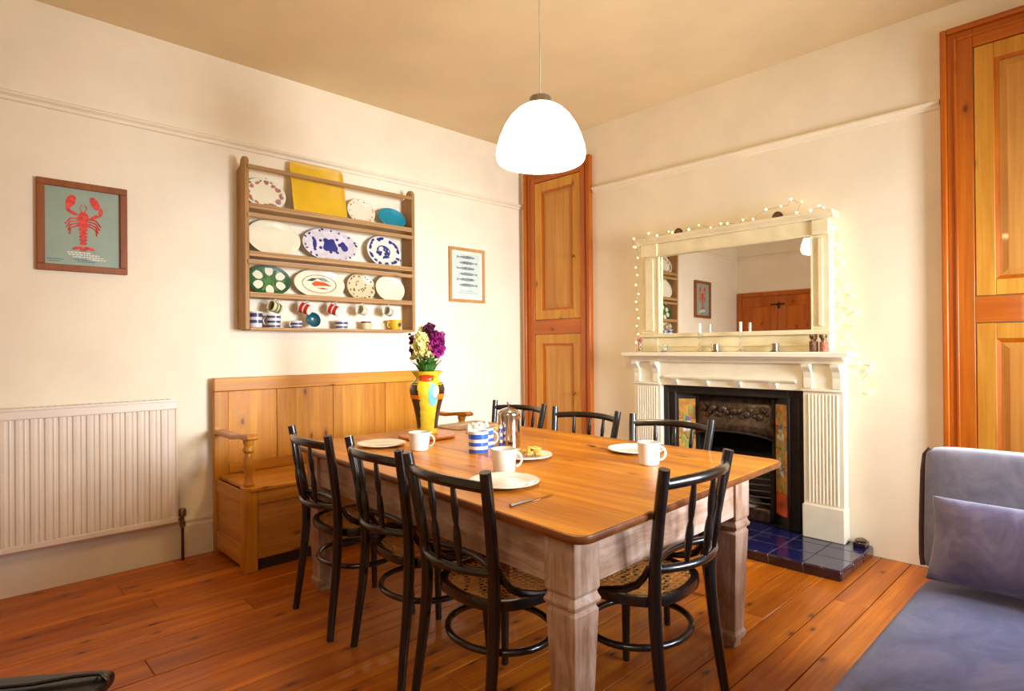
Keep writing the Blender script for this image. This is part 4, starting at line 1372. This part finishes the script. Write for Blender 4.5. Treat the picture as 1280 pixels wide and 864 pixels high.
def make_chair(label):
    c = thing('dining_chair', label, 'chair', group='black bentwood cane-seat chairs around the table')
    sh = .462
    # seat hoop: rounded, wider at the front
    def seat_pt(t, k=1.0):
        x = cos(t)
        y = sin(t)
        ex = .72
        px = (abs(x) ** ex) * (1 if x > 0 else -1) * (.213 + .008 * y) * k
        py = (abs(y) ** ex) * (1 if y > 0 else -1) * (.210 if y < 0 else .205) * k
        return px, py
    N = 40
    rim = MB()
    rings = []
    for i in range(N):
        t = 2 * pi * i / N
        o_ = seat_pt(t, 1.0)
        n_ = seat_pt(t, .86)
        m_ = seat_pt(t, 1.015)
        rings.append([(n_[0], n_[1], sh - .006), (n_[0], n_[1], sh - .032), (o_[0], o_[1], sh - .034), (m_[0], m_[1], sh - .016), (o_[0], o_[1], sh)])
    rim.ring_stack(rings, closed=True)
    obj('seat_frame', rim, 'black', c, angle=60)
    # cane lattice, clipped to the opening
    poly = [seat_pt(2 * pi * i / 48, .875) for i in range(48)]
    def clip(px, py, dx, dy):
        ts = []
        for i in range(48):
            ax, ay = poly[i]
            bx_, by_ = poly[(i + 1) % 48]
            ex_, ey_ = bx_ - ax, by_ - ay
            den = dx * ey_ - dy * ex_
            if abs(den) < 1e-9:
                continue
            t = ((ax - px) * ey_ - (ay - py) * ex_) / den
            s_ = ((ax - px) * dy - (ay - py) * dx) / den
            if 0 <= s_ < 1:
                ts.append(t)
        return (min(ts), max(ts)) if len(ts) >= 2 else None
    cane = MB()
    def strand(px, py, dx, dy, w, z, th):
        r = clip(px, py, dx, dy)
        if not r:
            return
        nx, ny = -dy * w / 2, dx * w / 2
        a = (px + dx * r[0], py + dy * r[0])
        b = (px + dx * r[1], py + dy * r[1])
        vs = []
        for zz in (z, z + th):
            vs += [(a[0] - nx, a[1] - ny, zz), (b[0] - nx, b[1] - ny, zz), (b[0] + nx, b[1] + ny, zz), (a[0] + nx, a[1] + ny, zz)]
        cane.add(vs, [(3, 2, 1, 0), (4, 5, 6, 7), (0, 1, 5, 4), (1, 2, 6, 5), (2, 3, 7, 6), (3, 0, 4, 7)])
    pitch = .0225
    k = -.23
    while k < .25:
        for o2 in (-.0022, .0022):
            strand(k + o2, 0, 0, 1, .0019, sh - .0075, .001)
            strand(0, k + o2, 1, 0, .0019, sh - .0062, .001)
        k += pitch
    k = -.34
    while k < .36:
        strand(k, 0, .7071, .7071, .0017, sh - .0049, .001)
        strand(k, 0, .7071, -.7071, .0017, sh - .0036, .001)
        k += pitch * 1.4142
    tag(obj('cane_weave', cane, 'cane', c, smooth=False), kind='stuff')
    # rear posts from foot to top
    posts = {}
    for sg in (-1, 1):
        pts = [(sg * .215, -.247, 0), (sg * .207, -.232, .12), (sg * .200, -.212, .27), (sg * .196, -.200, .40), (sg * .196, -.198, .48), (sg * .203, -.206, .60), (sg * .216, -.228, .74), (sg * .227, -.248, .85), (sg * .231, -.257, HC)]
        rs = [.0155, .0175, .0195, .021, .0215, .020, .0195, .0195, .0185]
        obj('rear_post', MB().tube(pts, rs, 12), 'black', c)
        fp = [(sg * .204, .169, 0), (sg * .199, .166, .10), (sg * .188, .158, .25), (sg * .176, .150, .38), (sg * .174, .149, .430)]
        obj('front_leg', MB().tube(fp, [.014, .0155, .018, .020, .020], 12), 'black', c)
        # knee brace from post round to the side of the seat
        br = [(sg * .200, -.180, .575), (sg * .201, -.165, .54), (sg * .205, -.14, .51), (sg * .212, -.10, .487), (sg * .220, -.05, .474), (sg * .224, .0, .466)]
        obj('knee_brace', MB().tube(br, [.008, .012, .013, .0125, .011, .007], 8), 'black', c)
        for z in (.60, .46):
            obj('screw', MB().lathe([(.001, 0), (.0042, 0), (.003, .002), (.001, .0022)], 8, mx=Matrix.Translation((sg * (.2 + .0), -.216 if z > .5 else -.213, z + .0)) @ Matrix.Rotation(pi / 2, 4, 'X')), 'steel', c)
    # top rail bowed backwards
    def bow(x, hw_, y0, sag):
        return y0 - sag * (1 - (x / hw_) ** 2)
    n = 12
    zt_ = HC - .052
    pts = [(.222 * (2 * i / n - 1), bow(.222 * (2 * i / n - 1), .222, -.246, .062), zt_ + .010 * (1 - (2 * i / n - 1) ** 2)) for i in range(n + 1)]
    obj('top_rail', MB().tube(pts, .0145, 10, flat=1.25), 'black', c)
    zl = .572
    pts = [(.198 * (2 * i / n - 1), bow(.198 * (2 * i / n - 1), .198, -.205, .070), zl) for i in range(n + 1)]
    obj('lower_rail', MB().tube(pts, .0145, 10), 'black', c)
    pts = [(.196 * (2 * i / n - 1), -.200 + .045 * (1 - (2 * i / n - 1) ** 2), zl + .004) for i in range(n + 1)]
    obj('lumbar_rail', MB().tube(pts, .0115, 10), 'black', c)
    for x in (-.108, 0, .108):
        xb = x * .9
        a = Vector((xb, bow(xb, .198, -.205, .070), zl))
        b = Vector((x, bow(x, .222, -.246, .062), zt_ + .006))
        ps = [a.lerp(b, t) for t in (0, .12, .22, .34, .44, .52, .60, .72, .86, 1.0)]
        obj('spindle', MB().tube([tuple(q) for q in ps], [.007, .009, .012, .0135, .0115, .0075, .0105, .012, .0095, .0075], 10), 'black', c)
    # ring stretcher
    pts = [(.204 * cos(2 * pi * i / 32), -.020 + .176 * sin(2 * pi * i / 32), .284) for i in range(32)]
    obj('ring_stretcher', MB().tube(pts, .0122, 10, True), 'black', c)
    return c


chair = make_chair('black cane-seat chair at the left side, nearest the settle')
put(chair, 1.494, 2.635, 0, radians(-94.9))
# (x, y, angle, label)
for x, y, a, lb in ((1.508, 2.092, -95.7, 'black cane-seat chair in the middle of the left side'),
                    (1.464, 1.574, -93.8, 'black cane-seat chair at the left side, nearest the camera'),
                    (1.822, 1.262, 2.5, 'black cane-seat chair at the near end of the table'),
                    (2.630, 2.925, 92.4, 'black chair on the far side, behind the steel cafetiere'),
                    (2.580, 2.290, 94.0, 'black chair on the far side, in front of the narrow pine cupboard'),
                    (2.565, 1.700, 93.1, 'black chair on the far side, in front of the fireplace')):
    dup(chair, (x, y, 0), radians(a), lb)

# ------------------------------------------------------------------ on the table
E_ = .0005
bd = thing('round_board', 'round wooden board under the yellow vase', 'board', (2.05, 2.85, TZ + E_))
obj('board_disc', MB().lathe([(.001, 0), (.15, 0), (.163, .005), (.165, .012), (.162, .018), (.001, .018)], 48), 'board', bd)
VZ = TZ + .019
vs = thing('vase', 'tall yellow painted vase with dark panels and a blue and orange motif', 'vase', (2.06, 2.86, VZ))
vp = [(.002, 0), (.052, 0), (.056, .008), (.052, .03), (.058, .09), (.072, .17), (.088, .235), (.094, .275), (.086, .312), (.066, .338), (.060, .350), (.072, .372), (.086, .392), (.080, .392), (.066, .372), (.054, .350), (.06, .335), (.078, .31), (.085, .27), (.05, .05), (.002, .02)]
_t = NT('painted_yellow_vase')
_n = _t.noise(_t.coord(), 30, 4)
_c = _t.ramp(_n, [(.35, (210, 176, 36)), (.55, (226, 200, 48)), (.7, (196, 190, 60))])
MAT['vase_yellow'] = _t.fin(_c, .25, 0, .4)
MAT['vase_dark'] = plain('vase_dark_brown_glaze', (52, 34, 30), .25, 0, .4, var=.2)
MAT['vase_blue'] = plain('vase_aqua_glaze', (108, 176, 190), .25, 0, .3)
MAT['vase_orange'] = plain('vase_orange_glaze', (226, 116, 28), .25, 0, .3)
MAT['vase_scarlet'] = plain('vase_scarlet_glaze', (204, 60, 26), .25, 0, .3)
vp = [(r * 1.09, z * .935) for r, z in vp]
obj('vase_body', MB().lathe(vp, 40), 'vase_yellow', vs)


def vr(z):
    for (r0, z0_), (r1, z1_) in zip(vp[1:12], vp[2:13]):
        if z0_ <= z <= z1_:
            return r0 + (r1 - r0) * (z - z0_) / max(z1_ - z0_, 1e-6)
    return .07


cam_ang = math.atan2(-2.86, -2.06)  # the side facing the camera


def vpatch(a0, a1, z0_, z1_, shape=lambda u, v: True, e=.0012, nu=16, nv=20):
    mb = MB()
    idx = {}
    for j in range(nv + 1):
        for i in range(nu + 1):
            a = cam_ang + radians(a0 + (a1 - a0) * i / nu)
            z = z0_ + (z1_ - z0_) * j / nv
            r = vr(z) + e
            idx[i, j] = len(mb.v)
            mb.v.append((r * cos(a), r * sin(a), z))
    for j in range(nv):
        for i in range(nu):
            if shape((i + .5) / nu, (j + .5) / nv):
                mb.f.append((idx[i, j], idx[i + 1, j], idx[i + 1, j + 1], idx[i, j + 1]))
    return mb


for a0, a1 in ((-92, -26), (42, 94), (130, 180), (-180, -140)):
    obj('dark_panel', vpatch(a0, a1, .035, .300, lambda u, v: .02 < u < .98 - .35 * abs(v - .62)), 'vase_dark', vs)
obj('blue_motif', vpatch(2, 42, .165, .298, lambda u, v: (u - .5) ** 2 / .22 + (v - .5) ** 2 / .25 < 1), 'vase_blue', vs)
obj('white_motif', vpatch(20, 39, .22, .28, lambda u, v: (u - .5) ** 2 / .25 + (v - .5) ** 2 / .25 < 1, e=.002), 'ceramic', vs)
obj('orange_motif', vpatch(36, 92, .205, .235, lambda u, v: True, e=.0022), 'vase_orange', vs)
obj('orange_motif', vpatch(-95, -28, .208, .232, lambda u, v: True, e=.0022), 'vase_orange', vs)
obj('scarlet_motif', vpatch(-38, 34, .308, .348, lambda u, v: abs(v - .5) < .5 - .5 * abs(u - .5) + .05, e=.0018), 'vase_scarlet', vs)

# flowers, each stem a thing of its own
rf = random.Random(21)
toward = Vector((-2.06, -2.86, 0)).normalized()
side = Vector((toward.y, -toward.x, 0)) * -1  # to the right as seen from the camera


def stock(label, lean_s, lean_t, top, hl, rad_, mat, n, seed):
    rj = random.Random(seed)
    fs = thing('flower_stem', label, 'flower', (2.06, 2.86, VZ), group='flowers in the yellow vase')
    base_ = side * (lean_s * .12) + toward * (lean_t * .12) + Vector((0, 0, .20))
    neck = side * (lean_s * .30) + toward * (lean_t * .30) + Vector((0, 0, .345))
    nn_ = neck.copy()
    if Vector((nn_.x, nn_.y)).length > .045:
        nn_.x, nn_.y = nn_.x * .045 / Vector((neck.x, neck.y)).length, nn_.y * .045 / Vector((neck.x, neck.y)).length
    tip = side * lean_s + toward * lean_t + Vector((0, 0, top))
    obj('stalk', MB().tube([tuple(base_), tuple(nn_), tuple(nn_.lerp(tip, .5) + Vector((0, 0, .005))), tuple(tip)], .0035, 6), 'leaf', fs)
    blooms = MB()
    d = (tip - nn_).normalized()
    for i in range(n):
        t = i / (n - 1)
        z = tip - d * hl * (1 - t)
        a = i * 2.4
        rr_ = rad_ * (1 - .45 * t) * rj.uniform(.55, 1)
        c_ = z + Vector((rr_ * cos(a), rr_ * sin(a), rj.uniform(-.006, .006)))
        s_ = rad_ * .42 * (1.1 - .4 * t)
        # ruffled five-petal bloom
        for q in range(4):
            b_a = rj.uniform(0, 2 * pi)
            off = Vector((cos(b_a), sin(b_a), rj.uniform(-.6, .8))) * s_ * .5
            nrm_ = Vector((rj.uniform(-1, 1), rj.uniform(-1, 1), rj.uniform(-1, 1))).normalized()
            u_ = nrm_.orthogonal().normalized()
            w_ = nrm_.cross(u_)
            vs_ = [c_ + off]
            for j in range(6):
                t_ = 2 * pi * j / 6
                vs_.append(c_ + off + (u_ * cos(t_) + w_ * sin(t_)) * s_ * .9 + nrm_ * s_ * rj.uniform(-.2, .5))
            blooms.add([tuple(q_) for q_ in vs_], [(0, j + 1, (j + 1) % 6 + 1) for j in range(6)])
    obj('bloom', blooms, mat, fs, smooth=False)
    for q in range(6):
        a = rj.uniform(0, 2 * pi)
        b0 = nn_ + Vector((0, 0, .005))
        out_ = Vector((cos(a), sin(a), 0))
        if out_.dot(toward) < -.3:
            out_ = -out_
        p1 = b0 + out_ * .04 + Vector((0, 0, .055))
        p2 = b0 + out_ * rj.uniform(.07, .10) + Vector((0, 0, rj.uniform(.06, .12)))
        pr = out_.cross(Vector((0, 0, 1))) * .016
        lf_ = MB().add([tuple(b0 - pr * .3), tuple(b0 + pr * .3), tuple(p1 + pr), tuple(p1 - pr), tuple(p2), tuple(b0.lerp(p1, .5) + out_ * .006 - Vector((0, 0, .004)))],
                       [(0, 1, 5), (1, 2, 5), (5, 2, 3), (0, 5, 3), (3, 2, 4)])
        obj('leaf', lf_, 'leaf', fs)
    return fs


stock('fat cream stock flower, front left of the bunch in the vase', -.030, .030, .58, .135, .052, 'cream_petal', 90, 1)
stock('cream-green flower tip rising behind the fat cream flower', -.025, -.04, .625, .08, .034, 'cream_petal', 34, 2)
stock('tall dark magenta flower, middle of the bunch in the vase', .022, .0, .638, .17, .044, 'plum', 80, 3)
stock('bright magenta flower, right side of the bunch in the vase', .070, .01, .585, .105, .048, 'purple', 80, 4)
stock('deep purple flower, left edge of the bunch in the vase', -.085, -.01, .575, .13, .032, 'plum', 44, 5)
stock('magenta flower between the tall dark one and the bright right one', .048, .03, .57, .12, .042, 'purple', 54, 6)

GM = 'cups on the dining table'
put(make_mug('teacup', 'white cup beside the round board, left side of the table', .056, .092, 'ceramic', radians(-42), taper=.82, group=GM), 1.765, 2.52, TZ + E_)
put(make_mug('teacup', 'white cup between the round plate and the pastry, nearest the camera', .054, .096, 'ceramic', radians(-40), taper=.84, group=GM), 1.705, 1.825, TZ + E_)
put(make_mug('teacup', 'white cup standing on its own at the right end beside a plate', .050, .098, 'ceramic', radians(-58), taper=.88, group=GM), 2.25, 1.475, TZ + E_)
BN = ((.004, .020), (.036, .054), (.070, .094))
put(make_mug('striped_mug', 'blue and white striped mug, the front one of two', .049, .108, 'ceramic', radians(80), BN, 'cobalt', .97, group=GM), 1.925, 2.245, TZ + E_)
put(make_mug('striped_mug', 'blue and white striped mug half hidden behind the front striped one', .047, .104, 'ceramic', radians(-40), BN, 'cobalt', .97, group=GM), 2.035, 2.325, TZ + E_)
# plates
def table_plate(label, x, y, r):
    p_ = thing('dinner_plate', label, 'plate', (x, y, TZ + E_), group='white plates on the table')
    obj('dish', plate_mesh(r, r, 44, rim=.70), 'ceramic', p_)
    obj('well_line', MB().tube([(r * .70 * cos(2 * pi * i / 40), r * .70 * sin(2 * pi * i / 40), .0066) for i in range(40)], .0012, 5, True), 'cream_ceramic', p_)
    return p_


table_plate('white plate nearest the camera, left edge of the table', 1.545, 1.655, .135)
table_plate('white plate at the far left, near the settle end', 1.70, 2.775, .128)
table_plate('white plate at the right side, partly behind a cup', 2.475, 1.70, .135)
table_plate('white plate carrying the pastry, middle of the table', 1.985, 1.99, .135)
ps = thing('pastry', 'golden flaky pastry with a dark filling on the middle plate', 'food', (2.03, 1.975, TZ + .0075))
rp = random.Random(9)
m_ = MB()
for i in range(22):
    a = rp.uniform(0, 2 * pi)
    q = sqrt(rp.random())
    m_.sphere((.062 * q * cos(a), .055 * q * sin(a), .012 + .016 * (1 - q) + rp.uniform(0, .008)), rp.uniform(.012, .02), 7, 5, (1.3, 1, .7))
obj('crust', m_, 'crust', ps)
m_ = MB()
for i in range(7):
    m_.sphere((-.035 + .008 * i, -.03 + .009 * i, .030 + .002 * (i % 2)), .008, 6, 4, (1.3, 1, .6))
obj('filling', m_, 'filling', ps)


def flatware(name, label, x, y, ang, kind_):
    k = thing(name, label, 'cutlery', (x, y, TZ + .001), ang, 'cutlery on the table')
    if kind_ == 'knife':
        obj('blade', MB().prism([(0, -.006), (.09, -.009), (.115, -.002), (.12, .006), (0, .006)], 0, .0018), 'chrome', k, bevel=.0005)
        obj('handle', MB().tube([(.002, 0, .0045), (-.03, 0, .0048), (-.075, 0, .005), (-.10, 0, .005)], [.0035, .0045, .0055, .006], 8), 'steel', k)
    else:
        obj('handle', MB().tube([(-.10, 0, .003), (-.05, 0, .003), (.03, 0, .004)], [.0055, .004, .0028], 8, flat=.5), 'steel', k)
        fk = MB().prism([(.03, -.004), (.05, -.011), (.062, -.012), (.062, .012), (.05, .011), (.03, .004)], .002, .0042)
        for q in (-.0105, -.0045, .0015, .0075):
            fk.box(.062, .098, q, q + .003, .002, .0042)
        obj('tines', fk, 'chrome', k, bevel=.0004)
    return k


flatware('table_knife', 'silver knife lying beside the white plate nearest the camera', 1.435, 1.405, radians(2), 'knife')
flatware('table_fork', 'silver fork beside the right-hand plate', 2.43, 1.885, radians(80), 'fork')

# cafetiere
cf = thing('cafetiere', 'polished steel cafetiere standing in the middle of the table', 'coffee pot', (2.15, 2.262, TZ + E_))
obj('pot', MB().lathe([(.001, 0), (.055, 0), (.059, .004), (.058, .150), (.058, .154), (.058, .165), (.001, .165)], 40), 'chrome', cf)
obj('lid', MB().lathe([(.059, .1655), (.060, .170), (.056, .182), (.040, .196), (.016, .204), (.004, .206), (.004, .218), (.001, .218)], 40), 'chrome', cf)
obj('plunger_knob', MB().sphere((0, 0, .226), .011, 12, 8), 'chrome', cf)
ha = radians(42)
obj('handle', MB().tube([(cos(ha) * r, sin(ha) * r, z) for r, z in ((.056, .035), (.085, .03), (.098, .06), (.098, .11), (.09, .145), (.057, .15))], .0055, 8), 'chrome', cf)
obj('spout', MB().add([(-.0, -.058, .165), (.02, -.054, .165), (-.02, -.054, .165), (0, -.074, .165), (0, -.055, .135)], [(3, 1, 4), (3, 4, 2), (1, 3, 2)]), 'chrome', cf)
cf.rotation_euler = (0, 0, radians(18))

nap = thing('napkin', 'crumpled white cloth napkin behind the striped mugs', 'napkin', (2.40, 2.80, TZ + E_))
nb_ = MB()
N1 = 14
rn = random.Random(4)
hm_ = [[max(0, .026 + .024 * sin(i * .9) * cos(j * 1.1) + rn.uniform(0, .014)) * (0.15 if i in (0, N1) or j in (0, N1) else 1) for j in range(N1 + 1)] for i in range(N1 + 1)]
for i in range(N1 + 1):
    for j in range(N1 + 1):
        nb_.v.append(((i / N1 - .5) * .17, (j / N1 - .5) * .12, hm_[i][j]))
for i in range(N1):
    for j in range(N1):
        a = i * (N1 + 1) + j
        nb_.f.append((a, a + 1, a + N1 + 2, a + N1 + 1))
o = obj('cloth', nb_, 'linen', nap)
o.modifiers.new('thickness', 'SOLIDIFY').thickness = .002
nap.rotation_euler = (0, 0, .6)
rolls = thing('bread_roll', 'small brown bread roll beside the crumpled napkin', 'food', (2.50, 2.735, TZ + .001))
obj('crust', MB().sphere((0, 0, .018), .028, 14, 9, (1.3, 1, .65)), 'crust', rolls)
pm_ = thing('table_mat', 'pale brown folded mat at the far end of the table', 'table mat', (2.53, 3.07, TZ + E_), radians(4))
obj('mat_sheet', MB().box(-.19, .19, -.13, .12, 0, .005), 'mat_brown', pm_, bevel=.002)
obj('folded_edge', MB().box(-.185, .185, .02, .118, .0052, .010), 'mat_brown', pm_, bevel=.002)


# ------------------------------------------------------------------ sofa (day bed)
def soft_box(x0, x1, y0, y1, z0, z1, nx, ny, nz, r, fn=None):
    """box with subdivided faces and rounded edges"""
    bm = bmesh.new()
    bmesh.ops.create_cube(bm, size=1)
    bmesh.ops.subdivide_edges(bm, edges=bm.edges[:], cuts=7, use_grid_fill=True)
    cx, cy_, cz = (x0 + x1) / 2, (y0 + y1) / 2, (z0 + z1) / 2
    hx, hy, hz = (x1 - x0) / 2, (y1 - y0) / 2, (z1 - z0) / 2
    mb = MB()
    for v in bm.verts:
        # push the grid lines towards the edges so the rounding is tight
        q = []
        for c, h_ in zip(v.co, (hx, hy, hz)):
            t = c * 2
            s_ = 1 if t >= 0 else -1
            q.append(s_ * (1 - (1 - abs(t)) ** 1.6) * h_)
        q = Vector(q)
        core = Vector((max(-hx + r, min(hx - r, q.x)), max(-hy + r, min(hy - r, q.y)), max(-hz + r, min(hz - r, q.z))))
        d = q - core
        if d.length > r:
            q = core + d.normalized() * r
        p_ = q
        if fn:
            p_ = fn(p_, q.x / hx, q.y / hy, q.z / hz)
        mb.v.append((p_.x + cx, p_.y + cy_, p_.z + cz))
    bm.verts.index_update()
    mb.f = [tuple(v.index for v in f.verts) for f in bm.faces]
    bm.free()
    return mb


sf = thing('sofa', 'slate blue velvet sofa bed with a low grey back at the right', 'sofa', (0, 0, 0))
SX0, SX1, SY0, SY1 = 1.00, 2.60, -1.00, .525
obj('seat', soft_box(SX0, SX1, SY0, SY1, .20, .452, 8, 8, 4, .045, lambda p_, u, v, w: Vector((p_.x, p_.y, p_.z + (.006 * (1 - u * u) * (1 - v * v) if w > .5 else 0)))), 'velvet_seat', sf, sub=2)
obj('base', MB().box(SX0 + .04, SX1 + .08, SY0 + .04, SY1 - .04, .12, .198), 'piping', sf, bevel=.01)


def roll_back(p_, u, v, w):
    x = p_.x + .05 * (w + 1) / 2 + (.03 * max(0, w - .5) ** 2)
    return Vector((x, p_.y + .004 * u, p_.z))


obj('backrest', soft_box(2.60, 2.735, SY0, .545, .445, .893, 4, 8, 6, .034, roll_back), 'velvet_back', sf, sub=2)
obj('edge_piping', MB().tube([(2.618, .540, .462), (2.628, .546, .50), (2.643, .549, .60), (2.658, .549, .70), (2.675, .549, .80), (2.69, .545, .862), (2.70, .53, .884)], .0085, 8), 'piping', sf)
for x, y in ((SX0 + .1, SY0 + .1), (SX1 - .02, SY0 + .1), (SX0 + .1, SY1 - .12), (SX1 - .02, SY1 - .12)):
    obj('leg', MB().lathe([(.001, 0), (.018, 0), (.026, .121), (.001, .121)], 14, (x, y, 0)), 'black', sf)

pw = thing('cushion', 'lavender grey velvet bolster cushion leaning on the sofa back', 'cushion')
cu = MB()
NU, NV = 26, 16
L_, H_ = .74, .30
front, back_ = [], []
for k_, sgn in ((0, 1), (1, -1)):
    base_i = len(cu.v)
    for i in range(NU + 1):
        for j in range(NV + 1):
            u, v = 2 * i / NU - 1, 2 * j / NV - 1
            puff = ((1 - abs(u) ** 3.2) * (1 - abs(v) ** 2.6)) ** .55
            pin = 1 - .05 * (1 - u * u) * abs(v)
            pin_u = 1 - .05 * (1 - v * v) * abs(u)
            wr_ = .004 * sin(9 * u + 4 * v) * sin(5 * v + 1.3) * puff
            cu.v.append((sgn * (.092 * puff + wr_), u * L_ / 2 * pin_u, v * H_ / 2 * pin))
    for i in range(NU):
        for j in range(NV):
            a = base_i + i * (NV + 1) + j
            cu.f.append((a, a + 1, a + NV + 2, a + NV + 1))
pobj = obj('cushion_cover', cu, 'velvet_pillow', pw)
wd = pobj.modifiers.new('weld', 'WELD')
wd.merge_threshold = .0005
pobj.modifiers.new('s', 'SUBSURF').render_levels = 1
pobj.modifiers['s'].levels = 1
pw.matrix_world = Matrix.Translation((2.475, .135, .612)) @ Matrix.Rotation(radians(0), 4, 'Z') @ Matrix.Rotation(radians(24), 4, 'Y')

# ------------------------------------------------------------------ black bag at the lower left corner
bg = thing('leather_bag', 'black leather bag on the floor, cut by the lower left corner', 'bag', (.188, 2.215, 0), radians(-36))
obj('bag_body', soft_box(-.21, .21, -.09, .09, .0, .300, 6, 4, 5, .06, lambda p_, u, v, w: Vector((p_.x * (1 - .06 * (w + 1) / 2), p_.y * (1 - .35 * (w + 1) / 2), p_.z))), 'leather', bg, sub=1)
obj('bag_flap', soft_box(-.20, .20, -.075, .075, .262, .316, 6, 4, 5, .026), 'leather', bg, sub=1)
obj('shoulder_strap', MB().tube([(-.19, -.02, .30), (-.17, -.03, .325), (-.08, -.03, .330), (.02, -.02, .328), (.12, .0, .331), (.18, .01, .328), (.2, .01, .308)], .013, 8, flat=.5), 'leather', bg)
obj('strap_ring', MB().tube([(.185 + .018 * cos(2 * pi * i / 14), .012, .306 + .018 * sin(2 * pi * i / 14)) for i in range(14)], .003, 6, True), 'brass', bg)


# ------------------------------------------------------------------ put the origin of the room-coordinate things at their own base
def rebase(root, base):
    for ch in [q for q in COL.objects if q.parent == root]:
        ch.location = Vector(ch.location) - Vector(base)
    root.location = base


rebase(tb, (2.03, 2.13, 0))
rebase(sf, (1.80, -0.24, 0))
rebase(he, (3.78, 1.975, 0))
rebase(fairy, (3.96, 1.98, 2.12))
